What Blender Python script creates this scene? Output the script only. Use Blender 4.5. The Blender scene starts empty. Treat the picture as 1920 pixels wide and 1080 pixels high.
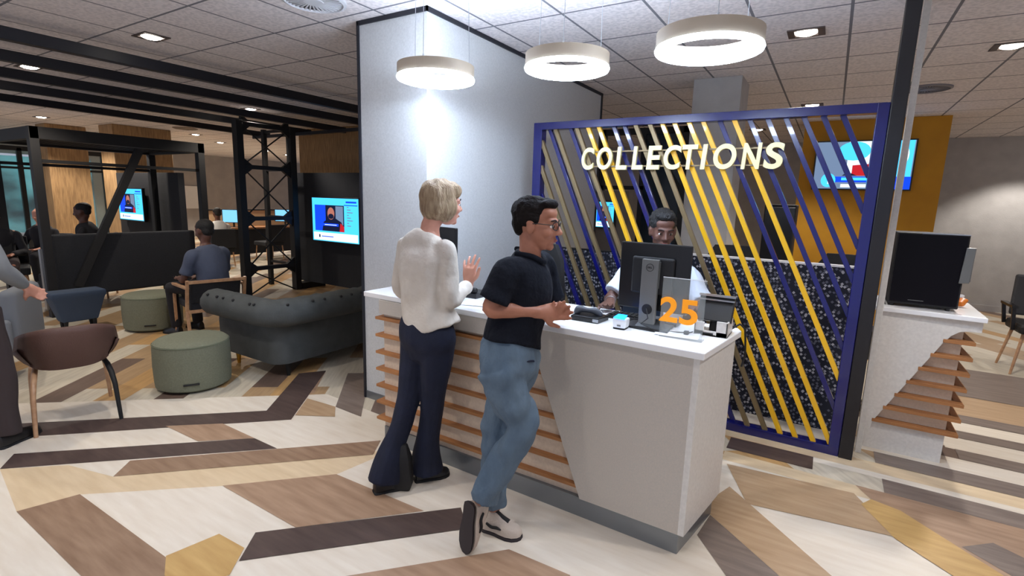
import bpy, math, random
from mathutils import Vector, Matrix
from mathutils.noise import noise as pnoise
V = Vector
random.seed(7)
sc = bpy.context.scene
# ------------------------------------------------------------------ camera, world, exposure
cam_d = bpy.data.cameras.new('camera'); cam = bpy.data.objects.new('camera', cam_d)
sc.collection.objects.link(cam); sc.camera = cam
cam_d.sensor_width = 36.0; cam_d.lens = 953.31/1920*36.0; cam_d.clip_start = .02; cam_d.clip_end = 200
RX = (0.84807, 0.52905237, 0.02967948); DN = (0.11588256, -0.13052135, -0.98464989); FW = (-0.51705755, 0.83849137, -0.17199918)
cam.matrix_world = Matrix(((RX[0], -DN[0], -FW[0], 0), (RX[1], -DN[1], -FW[1], 0), (RX[2], -DN[2], -FW[2], 1.6), (0, 0, 0, 1)))
wd = bpy.data.worlds.new('world'); sc.world = wd; wd.use_nodes = True
wd.node_tree.nodes['Background'].inputs[0].default_value = (.75, .8, 1, 1)
wd.node_tree.nodes['Background'].inputs[1].default_value = 0.52
sc.view_settings.view_transform = 'Standard'; sc.view_settings.look = 'None'
sc.view_settings.exposure = 0.35; sc.view_settings.gamma = 1.0
CEIL = 2.81

def light(name, kind, loc, power, col=(1, .93, .84), **k):
    d = bpy.data.lights.new(name, kind); d.energy = power; d.color = col
    for a, b in k.items(): setattr(d, a, b)
    o = bpy.data.objects.new(name, d); o.location = loc; sc.collection.objects.link(o); return o
# the ceiling's own downlights (fixtures are built further down); (x, y, power, cone degrees)
WARM = (1, .9, .78); COOL = (1, .95, .9)
DOWN = [(-4.84, 2.17, 55, 100), (-7.27, 2.08, 75, 120), (-7.53, 4.64, 75, 130), (-.30, 4.30, 42, 110), (.97, 5.26, 110, 120),
        (2.5, 10.4, 130, 105), (-.35, 7.25, 90, 110), (-1.16, 9.2, 30, 95), (-2.44, 7.96, 25, 95), (-13.5, 7.45, 170, 140),
        (-14.6, 9.4, 170, 130), (-15.3, 10.6, 170, 130), (-12.2, 6.2, 140, 140), (2.2, 7.2, 40, 100)]
OFFCAM = [(-3.3, .75, 60, 105), (-1.6, .35, 24, 100), (1.0, 2.6, 60, 105), (-5.6, .4, 40, 100), (-.5, 1.0, 20, 95), (-10.4, 3.9, 130, 140), (-12.3, 3.6, 150, 130), (-17.2, 8.6, 150, 90), (-2.85, 1.55, 22, 60)]
for x, y, p, a in DOWN + OFFCAM:
    light('downlight_beam', 'SPOT', (x, y, CEIL-.05), p, WARM if x < -4 else COOL, spot_size=math.radians(a), spot_blend=.45, shadow_soft_size=.045)

# ------------------------------------------------------------------ materials
def lin(c): return tuple(((v/255+.055)/1.055)**2.4 if v > 10 else v/255/12.92 for v in c)+(1,)
MATS = {}
def mat(name, col, rough=.6, metal=0, emit=None, es=1, noise=None, bump=None, spec=None, stretch=None, rot=0, trans=0, alpha=1, coat=0):
    if name in MATS: return MATS[name]
    m = bpy.data.materials.new(name); m.use_nodes = True; nt = m.node_tree; b = nt.nodes['Principled BSDF']
    b.inputs['Base Color'].default_value = lin(col); b.inputs['Roughness'].default_value = rough; b.inputs['Metallic'].default_value = metal
    if spec is not None: b.inputs['Specular IOR Level'].default_value = spec
    if coat: b.inputs['Coat Weight'].default_value = coat
    if trans: b.inputs['Transmission Weight'].default_value = trans
    if alpha < 1: b.inputs['Alpha'].default_value = alpha
    if emit: b.inputs['Emission Color'].default_value = lin(emit); b.inputs['Emission Strength'].default_value = es
    if noise or bump:
        tc = nt.nodes.new('ShaderNodeTexCoord'); mp = nt.nodes.new('ShaderNodeMapping'); nt.links.new(tc.outputs['Object'], mp.inputs[0])
        if stretch: mp.inputs['Scale'].default_value = stretch
        mp.inputs['Rotation'].default_value = (0, 0, rot)
    if noise:  # (scale, other colour, contrast)
        n = nt.nodes.new('ShaderNodeTexNoise'); n.inputs['Scale'].default_value = noise[0]; n.inputs['Detail'].default_value = 5
        r = nt.nodes.new('ShaderNodeValToRGB'); r.color_ramp.elements[0].position = .5-noise[2]; r.color_ramp.elements[1].position = .5+noise[2]
        r.color_ramp.elements[0].color = lin(noise[1]); r.color_ramp.elements[1].color = lin(col)
        nt.links.new(mp.outputs[0], n.inputs['Vector']); nt.links.new(n.outputs[0], r.inputs[0]); nt.links.new(r.outputs[0], b.inputs['Base Color'])
    if bump:   # (scale, strength)
        n2 = nt.nodes.new('ShaderNodeTexNoise'); n2.inputs['Scale'].default_value = bump[0]; n2.inputs['Detail'].default_value = 3
        bp = nt.nodes.new('ShaderNodeBump'); bp.inputs['Strength'].default_value = bump[1]; bp.inputs['Distance'].default_value = .02
        nt.links.new(mp.outputs[0], n2.inputs['Vector']); nt.links.new(n2.outputs[0], bp.inputs['Height']); nt.links.new(bp.outputs[0], b.inputs['Normal'])
    MATS[name] = m; return m
def wood(name, c1, c2, rot, rough=.42):
    return mat(name, c1, rough, noise=(3.0, c2, .22), stretch=(1.2, 9, 9), rot=rot)
white_lam = mat('white_laminate', (226, 222, 215), .35, noise=(60, (214, 210, 203), .2))
panel_lam = mat('pale_speckled_laminate', (200, 190, 178), .5, noise=(160, (188, 182, 172), .25))
slab_m = mat('white_worktop', (240, 240, 240), .22)
kick_m = mat('brushed_kick_plate', (135, 140, 145), .3, metal=.7)
oak_m = wood('oak_slat', (186, 128, 76), (150, 98, 56), 0, .5)
back_m = mat('beige_back_panel', (228, 208, 184), .6, noise=(70, (212, 192, 168), .25))
wallgrey = mat('woven_light_wallcover', (205, 206, 205), .75, noise=(90, (190, 191, 190), .25), bump=(220, .15))
trim_m = mat('black_trim', (22, 24, 34), .5)
blue_m = mat('royal_blue_gloss', (14, 17, 92), .25, coat=.4)
darkpost_m = mat('dark_brown_lacquer', (20, 17, 20), .45)
yellow_m = mat('yellow_gloss', (236, 182, 20), .3, coat=.3)
brass_m = mat('dull_brass', (128, 110, 78), .38, metal=.35)
letter_m = mat('pale_gold_letter', (250, 240, 178), .4)
blackpl = mat('black_plastic', (16, 16, 18), .35)
blackmt = mat('matt_black', (20, 19, 20), .65)
silver = mat('silver_plastic', (120, 120, 116), .35, metal=.5)
steel = mat('steel', (170, 172, 176), .3, metal=.9)
navyf = mat('dark_fabric', (38, 40, 46), .9, noise=(70, (28, 30, 35), .3), bump=(300, .2))
sofa_m = mat('grey_green_velvet', (78, 81, 80), .85, noise=(9, (62, 65, 64), .3), bump=(120, .12))
otto_m = mat('sage_felt', (124, 126, 106), .95, noise=(80, (106, 108, 90), .3), bump=(260, .2))
yellow_wall = mat('mustard_paint', (196, 140, 22), .7, noise=(4, (182, 128, 18), .2))
greywall = mat('grey_plaster', (176, 172, 168), .85, noise=(5, (160, 156, 152), .25), bump=(60, .1))
farwall_m = mat('taupe_plaster', (168, 160, 152), .85, noise=(3, (150, 144, 138), .25))
woodclad = mat('raw_timber_cladding', (186, 150, 104), .75, noise=(6, (120, 92, 62), .3), stretch=(6, 6, .7), bump=(14, .3))
skin1 = mat('fair_skin', (206, 150, 128), .55, noise=(30, (192, 134, 112), .3)); skin2 = mat('tan_skin', (176, 118, 92), .55, noise=(30, (160, 104, 80), .3))
skin3 = mat('dark_skin', (104, 68, 54), .5, noise=(30, (88, 56, 44), .3))
paper_m = mat('paper', (238, 240, 245), .8)
chrome = mat('gold_chain', (214, 180, 90), .25, metal=1)

# ------------------------------------------------------------------ mesh helpers
class MB:
    def __init__(s): s.v = []; s.f = []; s.mi = []; s.cur = 0
    def add(s, vs, fs):
        o = len(s.v); s.v += [V(p) for p in vs]; s.f += [tuple(i+o for i in f) for f in fs]; s.mi += [s.cur]*len(fs); return s
    def box(s, x0, x1, y0, y1, z0, z1):
        vs = [(x, y, z) for z in (z0, z1) for y in (y0, y1) for x in (x0, x1)]
        return s.add(vs, [(0, 2, 3, 1), (4, 5, 7, 6), (0, 1, 5, 4), (2, 6, 7, 3), (0, 4, 6, 2), (1, 3, 7, 5)])
    def bar(s, a, b, w, h, up=(0, 0, 1)):       # rectangular bar from a to b
        a = V(a); b = V(b); d = (b-a).normalized(); sx = d.cross(V(up)); sx = sx.normalized() if sx.length > 1e-4 else V((1, 0, 0)); sy = sx.cross(d).normalized()
        vs = [p+sx*i*w/2+sy*j*h/2 for p in (a, b) for j in (-1, 1) for i in (-1, 1)]
        return s.add(vs, [(0, 2, 3, 1), (4, 5, 7, 6), (0, 1, 5, 4), (2, 6, 7, 3), (0, 4, 6, 2), (1, 3, 7, 5)])
    def prism(s, pts, d):                        # pts 3D polygon, extruded by vector d
        n = len(pts); d = V(d); vs = [V(p) for p in pts]+[V(p)+d for p in pts]
        return s.add(vs, [tuple(range(n))[::-1], tuple(range(n, 2*n))]+[(i, (i+1) % n, (i+1) % n+n, i+n) for i in range(n)])
    def rings(s, rs, cap=True, closed=False):
        n = len(rs[0]); vs = [p for r in rs for p in r]; fs = []
        m = len(rs)
        for k in range(m if closed else m-1):
            for i in range(n):
                a = k*n+i; b = k*n+(i+1) % n; c = ((k+1) % m)*n+(i+1) % n; e = ((k+1) % m)*n+i; fs.append((a, b, c, e))
        if cap and not closed: fs += [tuple(range(n))[::-1], tuple(range((m-1)*n, m*n))]
        return s.add(vs, fs)
    def tube(s, pts, r, n=8, closed=False):
        pts = [V(p) for p in pts]; rs = []; N = len(pts); up = None
        rr = r if isinstance(r, (list, tuple)) else [r]*N
        for i, p in enumerate(pts):
            if closed: d = pts[(i+1) % N]-pts[i-1]
            else: d = pts[min(i+1, N-1)]-pts[max(i-1, 0)]
            d.normalize()
            if up is None: up = V((0, 0, 1)) if abs(d.z) < .9 else V((1, 0, 0))
            x = d.cross(up).normalized(); y = x.cross(d).normalized(); up = y
            rs.append([p+(x*math.cos(a)+y*math.sin(a))*rr[i] for a in [2*math.pi*k/n for k in range(n)]])
        return s.rings(rs, True, closed)
    def cyl(s, a, b, r, r2=None, n=20): return s.tube([a, b], [r, r if r2 is None else r2], n)
    def lathe(s, prof, c=(0, 0, 0), n=40, closed=False):
        c = V(c); rs = [[c+V((r*math.cos(t), r*math.sin(t), z)) for t in [2*math.pi*k/n for k in range(n)]] for r, z in prof]
        return s.rings(rs, not closed, closed)
    def ell(s, c, r, M=None, n=16, m=10):
        c = V(c); vs = []; rs = []
        for j in range(1, m):
            ph = math.pi*j/m-math.pi/2
            ring = [V((r[0]*math.cos(ph)*math.cos(2*math.pi*i/n), r[1]*math.cos(ph)*math.sin(2*math.pi*i/n), r[2]*math.sin(ph))) for i in range(n)]
            rs.append([c+((M @ p) if M else p) for p in ring])
        return s.rings(rs)
    def limb(s, pts, n=14, wdir=None, dome=True):   # pts: (pos, r) or (pos, rw, rd); smooth loft with domed ends
        P = [V(p[0]) for p in pts]; A = [p[1] for p in pts]; B = [p[2] if len(p) > 2 else p[1] for p in pts]
        def cr(a, b, c, d, t): return .5*((2*b)+(c-a)*t+(2*a-5*b+4*c-d)*t*t+(3*b-a-3*c+d)*t**3)
        Q = []; N = len(P)
        for i in range(N-1):
            i0 = max(i-1, 0); i3 = min(i+2, N-1)
            for k in range(5):
                t = k/5; Q.append((cr(P[i0], P[i], P[i+1], P[i3], t), cr(A[i0], A[i], A[i+1], A[i3], t), cr(B[i0], B[i], B[i+1], B[i3], t)))
        Q.append((P[-1], A[-1], B[-1])); rs = []; up = None; M = len(Q)
        for i, (p, ra, rb) in enumerate(Q):
            d = (Q[min(i+1, M-1)][0]-Q[max(i-1, 0)][0]).normalized()
            if wdir is not None: x = V(wdir)-d*d.dot(V(wdir)); x.normalize(); y = d.cross(x)
            else:
                if up is None: up = V((0, 0, 1)) if abs(d.z) < .9 else V((1, 0, 0))
                x = d.cross(up).normalized(); y = x.cross(d).normalized(); up = y
            def ring(off, k): return [p+d*off+(x*math.cos(a)*ra+y*math.sin(a)*rb)*k for a in [2*math.pi*j/n for j in range(n)]]
            if i == 0 and dome:
                for q in (.97, .8, .5): rs.append(ring(-min(ra, rb)*q*.8, math.sqrt(1-q*q)))
            rs.append(ring(0, 1))
            if i == M-1 and dome:
                for q in (.5, .8, .97): rs.append(ring(min(ra, rb)*q*.8, math.sqrt(1-q*q)))
        return s.rings(rs)
def make(name, mb, m, parent=None, bevel=0, smooth=False, remesh=0, smit=3, disp=None, wob=0, kind=None, label=None, seg=2):
    me = bpy.data.meshes.new(name); off = parent_off(parent)
    me.from_pydata([tuple(p-off) for p in mb.v], [], mb.f); ms = m if isinstance(m, list) else [m]
    for x in ms: me.materials.append(x)
    if len(ms) > 1 and not remesh: me.polygons.foreach_set('material_index', mb.mi)
    me.validate(); me.update()
    o = bpy.data.objects.new(name, me); sc.collection.objects.link(o)
    if bevel or remesh:
        if remesh:
            r = o.modifiers.new('r', 'REMESH'); r.mode = 'VOXEL'; r.voxel_size = remesh; r.use_smooth_shade = True
            if smit: s_ = o.modifiers.new('s', 'SMOOTH'); s_.factor = .5; s_.iterations = smit
        else:
            b = o.modifiers.new('b', 'BEVEL'); b.width = bevel; b.segments = seg; b.limit_method = 'ANGLE'; b.angle_limit = .6
        dg = bpy.context.evaluated_depsgraph_get(); me2 = bpy.data.meshes.new_from_object(o.evaluated_get(dg)); o.modifiers.clear(); o.data = me2; bpy.data.meshes.remove(me); me = me2; me.name = name
        if not me.materials: me.materials.append(ms[0])
    if wob:   # cloth folds: amplitude, frequency vector
        amp, fr = wob; me.update(); nn = [v.normal.copy() for v in me.vertices]
        for v, n_ in zip(me.vertices, nn):
            q = v.co; v.co = q+n_*amp*pnoise(V((q.x*fr[0], q.y*fr[1], q.z*fr[2])))
    if smooth or remesh: me.polygons.foreach_set('use_smooth', [True]*len(me.polygons))
    if smooth and not remesh:
        try: me.set_sharp_from_angle(angle=math.radians(40))
        except Exception: pass
    if parent: o.parent = parent
    if kind: o['kind'] = kind
    if label: o['label'] = label
    return o
def parent_off(p):
    o = V((0, 0, 0))
    while p is not None:
        if p.get('_w'): o += V(p['_w'])
        p = p.parent
    return o
def thing(name, label, cat, loc=(0, 0, 0), group=None, rot=0, local=False):
    # local=False: parts are given in room coordinates; local=True: parts are given around the thing's own base
    o = bpy.data.objects.new(name, None); o.empty_display_size = .1; sc.collection.objects.link(o); o.location = loc; o.rotation_euler = (0, 0, rot)
    if not local: o['_w'] = list(loc)
    o['label'] = label; o['category'] = cat
    if group: o['group'] = group
    return o
def tag(o, label, cat, group=None):
    o['label'] = label; o['category'] = cat
    if group: o['group'] = group
    return o
def copy_thing(root, loc, label, rot=None):
    r = root.copy(); sc.collection.objects.link(r); r.location = loc; r['label'] = label
    if rot is not None: r.rotation_euler = (0, 0, rot)
    for c in root.children:
        k = c.copy(); sc.collection.objects.link(k); k.parent = r
        for g in c.children:
            q = g.copy(); sc.collection.objects.link(q); q.parent = k
    return r
def struct(name, mb, m, **k): return make(name, mb, m, kind='structure', **k)
def text_mb(body, h, origin, ux, uz, depth, fit=None, shear=0, font=None):
    # letters as real extruded shapes; ux, uz = reading and up directions, fit = width
    cu = bpy.data.curves.new('t', 'FONT'); cu.body = body; cu.extrude = .5; cu.size = 1; cu.shear = shear; cu.offset = .026
    o = bpy.data.objects.new('t', cu); sc.collection.objects.link(o); bpy.context.view_layer.update()
    me = bpy.data.meshes.new_from_object(o.evaluated_get(bpy.context.evaluated_depsgraph_get()))
    xs = [v.co.x for v in me.vertices]; ys = [v.co.y for v in me.vertices]; x0, x1, y0, y1 = min(xs), max(xs), min(ys), max(ys)
    k = h/(y1-y0); kx = fit/(x1-x0) if fit else k; ux = V(ux).normalized(); uz = V(uz).normalized(); n = ux.cross(uz); b = MB()
    b.add([V(origin)+ux*(v.co.x-x0)*kx+uz*(v.co.y-y0)*k+n*v.co.z*depth for v in me.vertices], [tuple(p.vertices) for p in me.polygons])
    bpy.data.objects.remove(o); bpy.data.meshes.remove(me); return b

# ------------------------------------------------------------------ floor (inlaid planks)
def gen_floor_mat(name='vinyl_planks'):
    m = bpy.data.materials.new(name); m.use_nodes = True; nt = m.node_tree; L = nt.links.new; b = nt.nodes['Principled BSDF']; b.inputs['Roughness'].default_value = .38
    tc = nt.nodes.new('ShaderNodeTexCoord'); mp = nt.nodes.new('ShaderNodeMapping'); mp.inputs['Rotation'].default_value = (0, 0, math.radians(52)); L(tc.outputs['Object'], mp.inputs[0])
    br = nt.nodes.new('ShaderNodeTexBrick'); br.inputs['Scale'].default_value = 1; br.inputs['Brick Width'].default_value = 1.25; br.inputs['Row Height'].default_value = .21; br.inputs['Mortar Size'].default_value = 0.0
    br.inputs['Color1'].default_value = (0, 0, 0, 1); br.inputs['Color2'].default_value = (1, 1, 1, 1); br.offset = .37; L(mp.outputs[0], br.inputs['Vector'])
    r = nt.nodes.new('ShaderNodeValToRGB'); r.color_ramp.interpolation = 'CONSTANT'; e = r.color_ramp.elements
    e[0].position = 0; e[0].color = lin((206, 196, 176)); e[1].position = .38; e[1].color = lin((178, 148, 112))
    for p, c in ((.55, (214, 204, 184)), (.72, (112, 92, 80)), (.86, (196, 156, 104))): q = e.new(p); q.color = lin(c)
    L(br.outputs[0], r.inputs[0])
    n = nt.nodes.new('ShaderNodeTexNoise'); n.inputs['Scale'].default_value = 3; n.inputs['Detail'].default_value = 5; mp2 = nt.nodes.new('ShaderNodeMapping'); mp2.inputs['Scale'].default_value = (1.2, 12, 1); L(mp.outputs[0], mp2.inputs[0]); L(mp2.outputs[0], n.inputs['Vector'])
    mx = nt.nodes.new('ShaderNodeMix'); mx.data_type = 'RGBA'; mx.blend_type = 'MULTIPLY'; mx.inputs[0].default_value = .5; r2 = nt.nodes.new('ShaderNodeValToRGB')
    r2.color_ramp.elements[0].color = (.6, .56, .52, 1); r2.color_ramp.elements[0].position = .3; r2.color_ramp.elements[1].position = .65; L(n.outputs[0], r2.inputs[0])
    L(r.outputs[0], mx.inputs[6]); L(r2.outputs[0], mx.inputs[7]); L(mx.outputs[2], b.inputs['Base Color']); return m
A45 = math.radians(-45)
CR, CR2, TAN, BRN, GRY, DRK, HON, MBR = range(1, 9)
fmats = [gen_floor_mat(), wood('cream_plank', (230, 221, 206), (218, 206, 188), A45), wood('warm_cream_plank', (222, 200, 166), (206, 182, 146), A45), wood('tan_plank', (188, 160, 128), (168, 138, 106), A45),
         wood('brown_plank', (160, 132, 108), (130, 102, 80), A45), wood('grey_brown_plank', (136, 122, 112), (110, 96, 88), 0), wood('dark_plank', (92, 76, 70), (70, 56, 52), A45),
         wood('honey_plank', (204, 168, 108), (184, 146, 88), math.radians(35)), wood('mid_brown_plank', (178, 148, 122), (150, 120, 96), math.radians(20))]
fl = MB(); fl.add([(-26, -1.5, 0), (9, -1.5, 0), (9, 17, 0), (-26, 17, 0)], [(0, 1, 2, 3)])
INLAY = [
 (CR, [(-4.9, -.6), (1.6, -.6), (1.6, 3.43), (-.3, 3.43), (-2.4, 2.5), (-3.3, 2.55), (-5.2, .9)], 1),
 (CR2, [(-3.85, .75), (-3.26, .67), (-3.19, .9), (-2.67, 1.36), (-2.26, 1.79), (-2.2, 2.2), (-3.25, 1.07), (-3.6, .98)], 2),
 (CR, [(-3.44, .65), (-2.48, .67), (-2.6, -.2), (-3.7, .3)], 2), (CR2, [(-4.3, .72), (-3.85, .75), (-3.44, .65), (-3.9, .2)], 2),
 (DRK, [(-4.73, .80), (-3.39, 2.08), (-3.11, 2.09), (-4.38, .82)], 3), (DRK, [(-3.39, 2.08), (-3.9, 2.72), (-3.77, 2.91), (-3.11, 2.09)], 3),
 (DRK, [(-3.85, .75), (-4.01, .85), (-3.05, 1.78), (-2.81, 1.78)], 3), (DRK, [(-2.15, 1.23), (-1.47, 1.94), (-1.34, 1.82), (-2.03, 1.08)], 4),
 (GRY, [(-3.04, 2.42), (-3.56, 2.98), (-3.4, 3.1), (-2.75, 2.41)], 3), (GRY, [(-.38, 2.42), (-.36, 2.63), (-.02, 2.34), (.35, 1.95), (.12, 1.85), (-.21, 2.2)], 3),
 (DRK, [(-.42, 3.67), (.08, 3.68), (.08, 3.49), (-.42, 3.48)], 3), (BRN, [(-3.25, 1.07), (-3.37, 1.2), (-2.36, 2.23), (-2.26, 2.07)], 3),
 (MBR, [(-3.7, 1.54), (-3.43, 1.78), (-3.05, 1.78), (-3.3, 1.55)], 3), (MBR, [(-2.67, 1.36), (-2.26, 1.79), (-1.61, 1.81), (-2.03, 1.36)], 3),
 (BRN, [(-3.26, .67), (-3.19, .9), (-2.11, .92), (-1.6, .9), (-1.7, .6), (-2.48, .67)], 3), (HON, [(-2.32, .92), (-2.28, 1.13), (-2.09, 1.14), (-1.98, 1.01), (-2.06, .86), (-2.2, .86)], 4),
 (MBR, [(-1.7, 1.14), (-1.09, 1.81), (-.78, 1.82), (-.9, 1.2)], 3), (DRK, [(-1.32, 1.38), (-1.22, 1.50), (-.95, 1.2), (-1.1, 1.1)], 4),
 (TAN, [(-.38, 2.8), (-.32, 2.98), (.18, 2.47), (.6, 2.05), (.35, 1.95), (-.02, 2.34), (-.36, 2.63)], 3), (TAN, [(-.38, 3.25), (.29, 3.32), (.46, 2.97), (-.21, 2.85)], 3),
 (HON, [(.32, 3.21), (.37, 3.3), (.5, 3.26), (.84, 2.91), (1.3, 2.45), (1.1, 2.35), (.64, 2.78), (.45, 2.95)], 4), (GRY, [(.72, 3.06), (.86, 3.19), (1.6, 2.7), (1.3, 2.55), (.87, 2.93)], 4),
 (MBR, [(.5, 3.26), (.37, 3.3), (.3, 3.43), (3.2, 3.43), (3.2, 1.4), (.84, 2.91)], 3),
 (MBR, [(-3.9, 2.72), (-3.6, 2.35), (-3.4, 2.5), (-3.77, 2.91)], 2), (TAN, [(-3.35, 2.4), (-3.15, 2.15), (-2.9, 2.3), (-3.04, 2.42)], 3),
]
for y0, y1, x0, mi in ((4.79, 4.63, .9, GRY), (4.39, 4.22, .9, GRY), (4.01, 3.83, .42, GRY), (3.61, 3.43, .44, GRY), (5.19, 5.0, .9, GRY), (5.0, 4.79, .85, CR), (4.63, 4.39, .85, CR), (4.22, 4.01, -.5, CR), (3.83, 3.61, .08, CR), (3.43, 3.3, -.42, CR2), (5.75, 5.19, .9, TAN), (6.8, 5.75, .9, GRY), (3.83, 3.68, -.5, CR2)):
    INLAY.append((mi, [(x0, y1), (6, y1), (6, y0), (x0, y0)], 2 if mi in (CR, TAN, CR2) else 3))
for li, (mi, pts, lay) in enumerate(sorted(INLAY, key=lambda q: q[2])):
    fl.cur = mi; fl.add([(x, y, .0001*(li+2)) for x, y in pts], [tuple(range(len(pts)))])
floor = struct('floor', fl, fmats)
# make every inlay face look up
for p in floor.data.polygons:
    if p.normal.z < 0: p.flip()

# ------------------------------------------------------------------ ceiling, walls
def ceil_mat():
    m = bpy.data.materials.new('ceiling_tile'); m.use_nodes = True; nt = m.node_tree; L = nt.links.new; b = nt.nodes['Principled BSDF']; b.inputs['Roughness'].default_value = .9
    tc = nt.nodes.new('ShaderNodeTexCoord'); sp = nt.nodes.new('ShaderNodeSeparateXYZ'); L(tc.outputs['Object'], sp.inputs[0])
    def mth(op, a, bb): n = nt.nodes.new('ShaderNodeMath'); n.operation = op; (L(a, n.inputs[0]) if not isinstance(a, float) else setattr(n.inputs[0], 'default_value', a)); (L(bb, n.inputs[1]) if not isinstance(bb, float) else setattr(n.inputs[1], 'default_value', bb)); return n.outputs[0]
    def line(o, org, p):
        f = mth('FRACT', mth('DIVIDE', mth('SUBTRACT', o, org), p), 0.0); return mth('LESS_THAN', f, .018/p)
    g = mth('MAXIMUM', line(sp.outputs[0], -1.669-.54*60, .54), line(sp.outputs[1], 3.205-.63*60, .63))
    n = nt.nodes.new('ShaderNodeTexNoise'); n.inputs['Scale'].default_value = 38; n.inputs['Detail'].default_value = 4; L(tc.outputs['Object'], n.inputs['Vector'])
    r = nt.nodes.new('ShaderNodeValToRGB'); r.color_ramp.elements[0].position = .4; r.color_ramp.elements[1].position = .58
    r.color_ramp.elements[0].color = lin((214, 208, 208)); r.color_ramp.elements[1].color = lin((234, 227, 226)); L(n.outputs[0], r.inputs[0])
    mx = nt.nodes.new('ShaderNodeMix'); mx.data_type = 'RGBA'; L(g, mx.inputs[0]); L(r.outputs[0], mx.inputs[6]); mx.inputs[7].default_value = lin((118, 118, 124)); L(mx.outputs[2], b.inputs['Base Color'])
    bp = nt.nodes.new('ShaderNodeBump'); bp.inputs['Strength'].default_value = .3; bp.inputs['Distance'].default_value = .01; L(n.outputs[0], bp.inputs['Height']); L(bp.outputs[0], b.inputs['Normal']); return m
struct('ceiling', MB().box(-26, 9, -1.5, 17, CEIL, CEIL+.1), ceil_mat())
# freestanding wall block behind the counter, with its black edging
struct('wall_center', MB().box(-3.0, -2.37, 2.695, 5.65, 0, CEIL-.002), wallgrey)
struct('baseboard_center', MB().box(-3.006, -2.364, 2.689, 5.656, 0, .06), kick_m)
e = .012
struct('trim_1', MB().box(-3.0-e, -2.37+e, 2.695-e, 2.695, CEIL-.03, CEIL-.001).box(-2.37, -2.37+e, 2.695-e, 5.65+e, CEIL-.03, CEIL-.001), trim_m)
struct('trim_2', MB().box(-3.02, -3.0, 2.683, 2.72, 0, CEIL-.001), trim_m)
struct('trim_3', MB().box(-2.37, -2.37+e, 5.64, 5.67, 0, CEIL-.001), trim_m)
# mustard wall block with television, grey wall behind
struct('wall_yellow', MB().box(-.47, 1.15, 8.6, 9.2, 0, CEIL-.002), yellow_wall)
struct('wall_back', MB().box(-6, 9, 11.2, 11.35, 0, CEIL-.002), greywall)
struct('baseboard_back', MB().box(1.15, 9, 11.18, 11.2, 0, .1), greywall)
struct('wall_column', MB().box(-1.30, -.86, 5.40, 5.85, 0, CEIL-.002), greywall)
# lobby: wall behind, timber cladding, shopfront
struct('wall_far', MB().box(-19.2, -19, 6.6, 16, 0, CEIL-.002), farwall_m)
struct('wall_timber', MB().box(-9.0, -6.2, 6.5, 6.8, 0, CEIL-.002), woodclad)
struct('wall_left', MB().box(-19.2, -19, -1.5, 6.6, 2.42, CEIL-.002), farwall_m)

def glow_mat(name, c1, c2, scale, es):
    m = bpy.data.materials.new(name); m.use_nodes = True; nt = m.node_tree; L = nt.links.new; nt.nodes.remove(nt.nodes['Principled BSDF'])
    em = nt.nodes.new('ShaderNodeEmission'); tc = nt.nodes.new('ShaderNodeTexCoord'); mp = nt.nodes.new('ShaderNodeMapping'); mp.inputs['Scale'].default_value = scale; n = nt.nodes.new('ShaderNodeTexNoise'); n.inputs['Scale'].default_value = 1; n.inputs['Detail'].default_value = 3
    r = nt.nodes.new('ShaderNodeValToRGB'); r.color_ramp.elements[0].position = .35; r.color_ramp.elements[1].position = .68; r.color_ramp.elements[0].color = lin(c1); r.color_ramp.elements[1].color = lin(c2)
    L(tc.outputs['Object'], mp.inputs[0]); L(mp.outputs[0], n.inputs[0]); L(n.outputs[0], r.inputs[0]); L(r.outputs[0], em.inputs[0]); em.inputs[1].default_value = es; L(em.outputs[0], nt.nodes['Material Output'].inputs[0]); return m
shop_glow = glow_mat('lit_shop_beyond', (20, 62, 78), (120, 206, 216), (1, 1.1, 1.6), .55)
w = MB(); 
for y in (1.0, 2.6, 4.2, 5.8, 6.6): w.box(-16.05, -15.95, y-.04, y+.04, 0, 2.42)
w.box(-16.05, -15.95, 1.0, 6.6, 2.36, 2.46).box(-16.05, -15.95, 1.0, 6.6, 0, .08).box(-16.03, -15.97, 1.0, 6.6, 1.95, 2.0)
struct('window_1', w, blackmt)
gl = mat('shop_glass', (200, 230, 235), .05, alpha=.18, spec=.8)
struct('window_2', MB().box(-16.005, -15.995, 1.0, 6.6, .08, 2.36), gl)
tag(make('lit_shop_display', MB().box(-18.9, -18.8, -1.4, 6.5, .3, 2.35), shop_glow), 'cyan lit shop interior glowing behind the glass front at far left', 'shop display')

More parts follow.
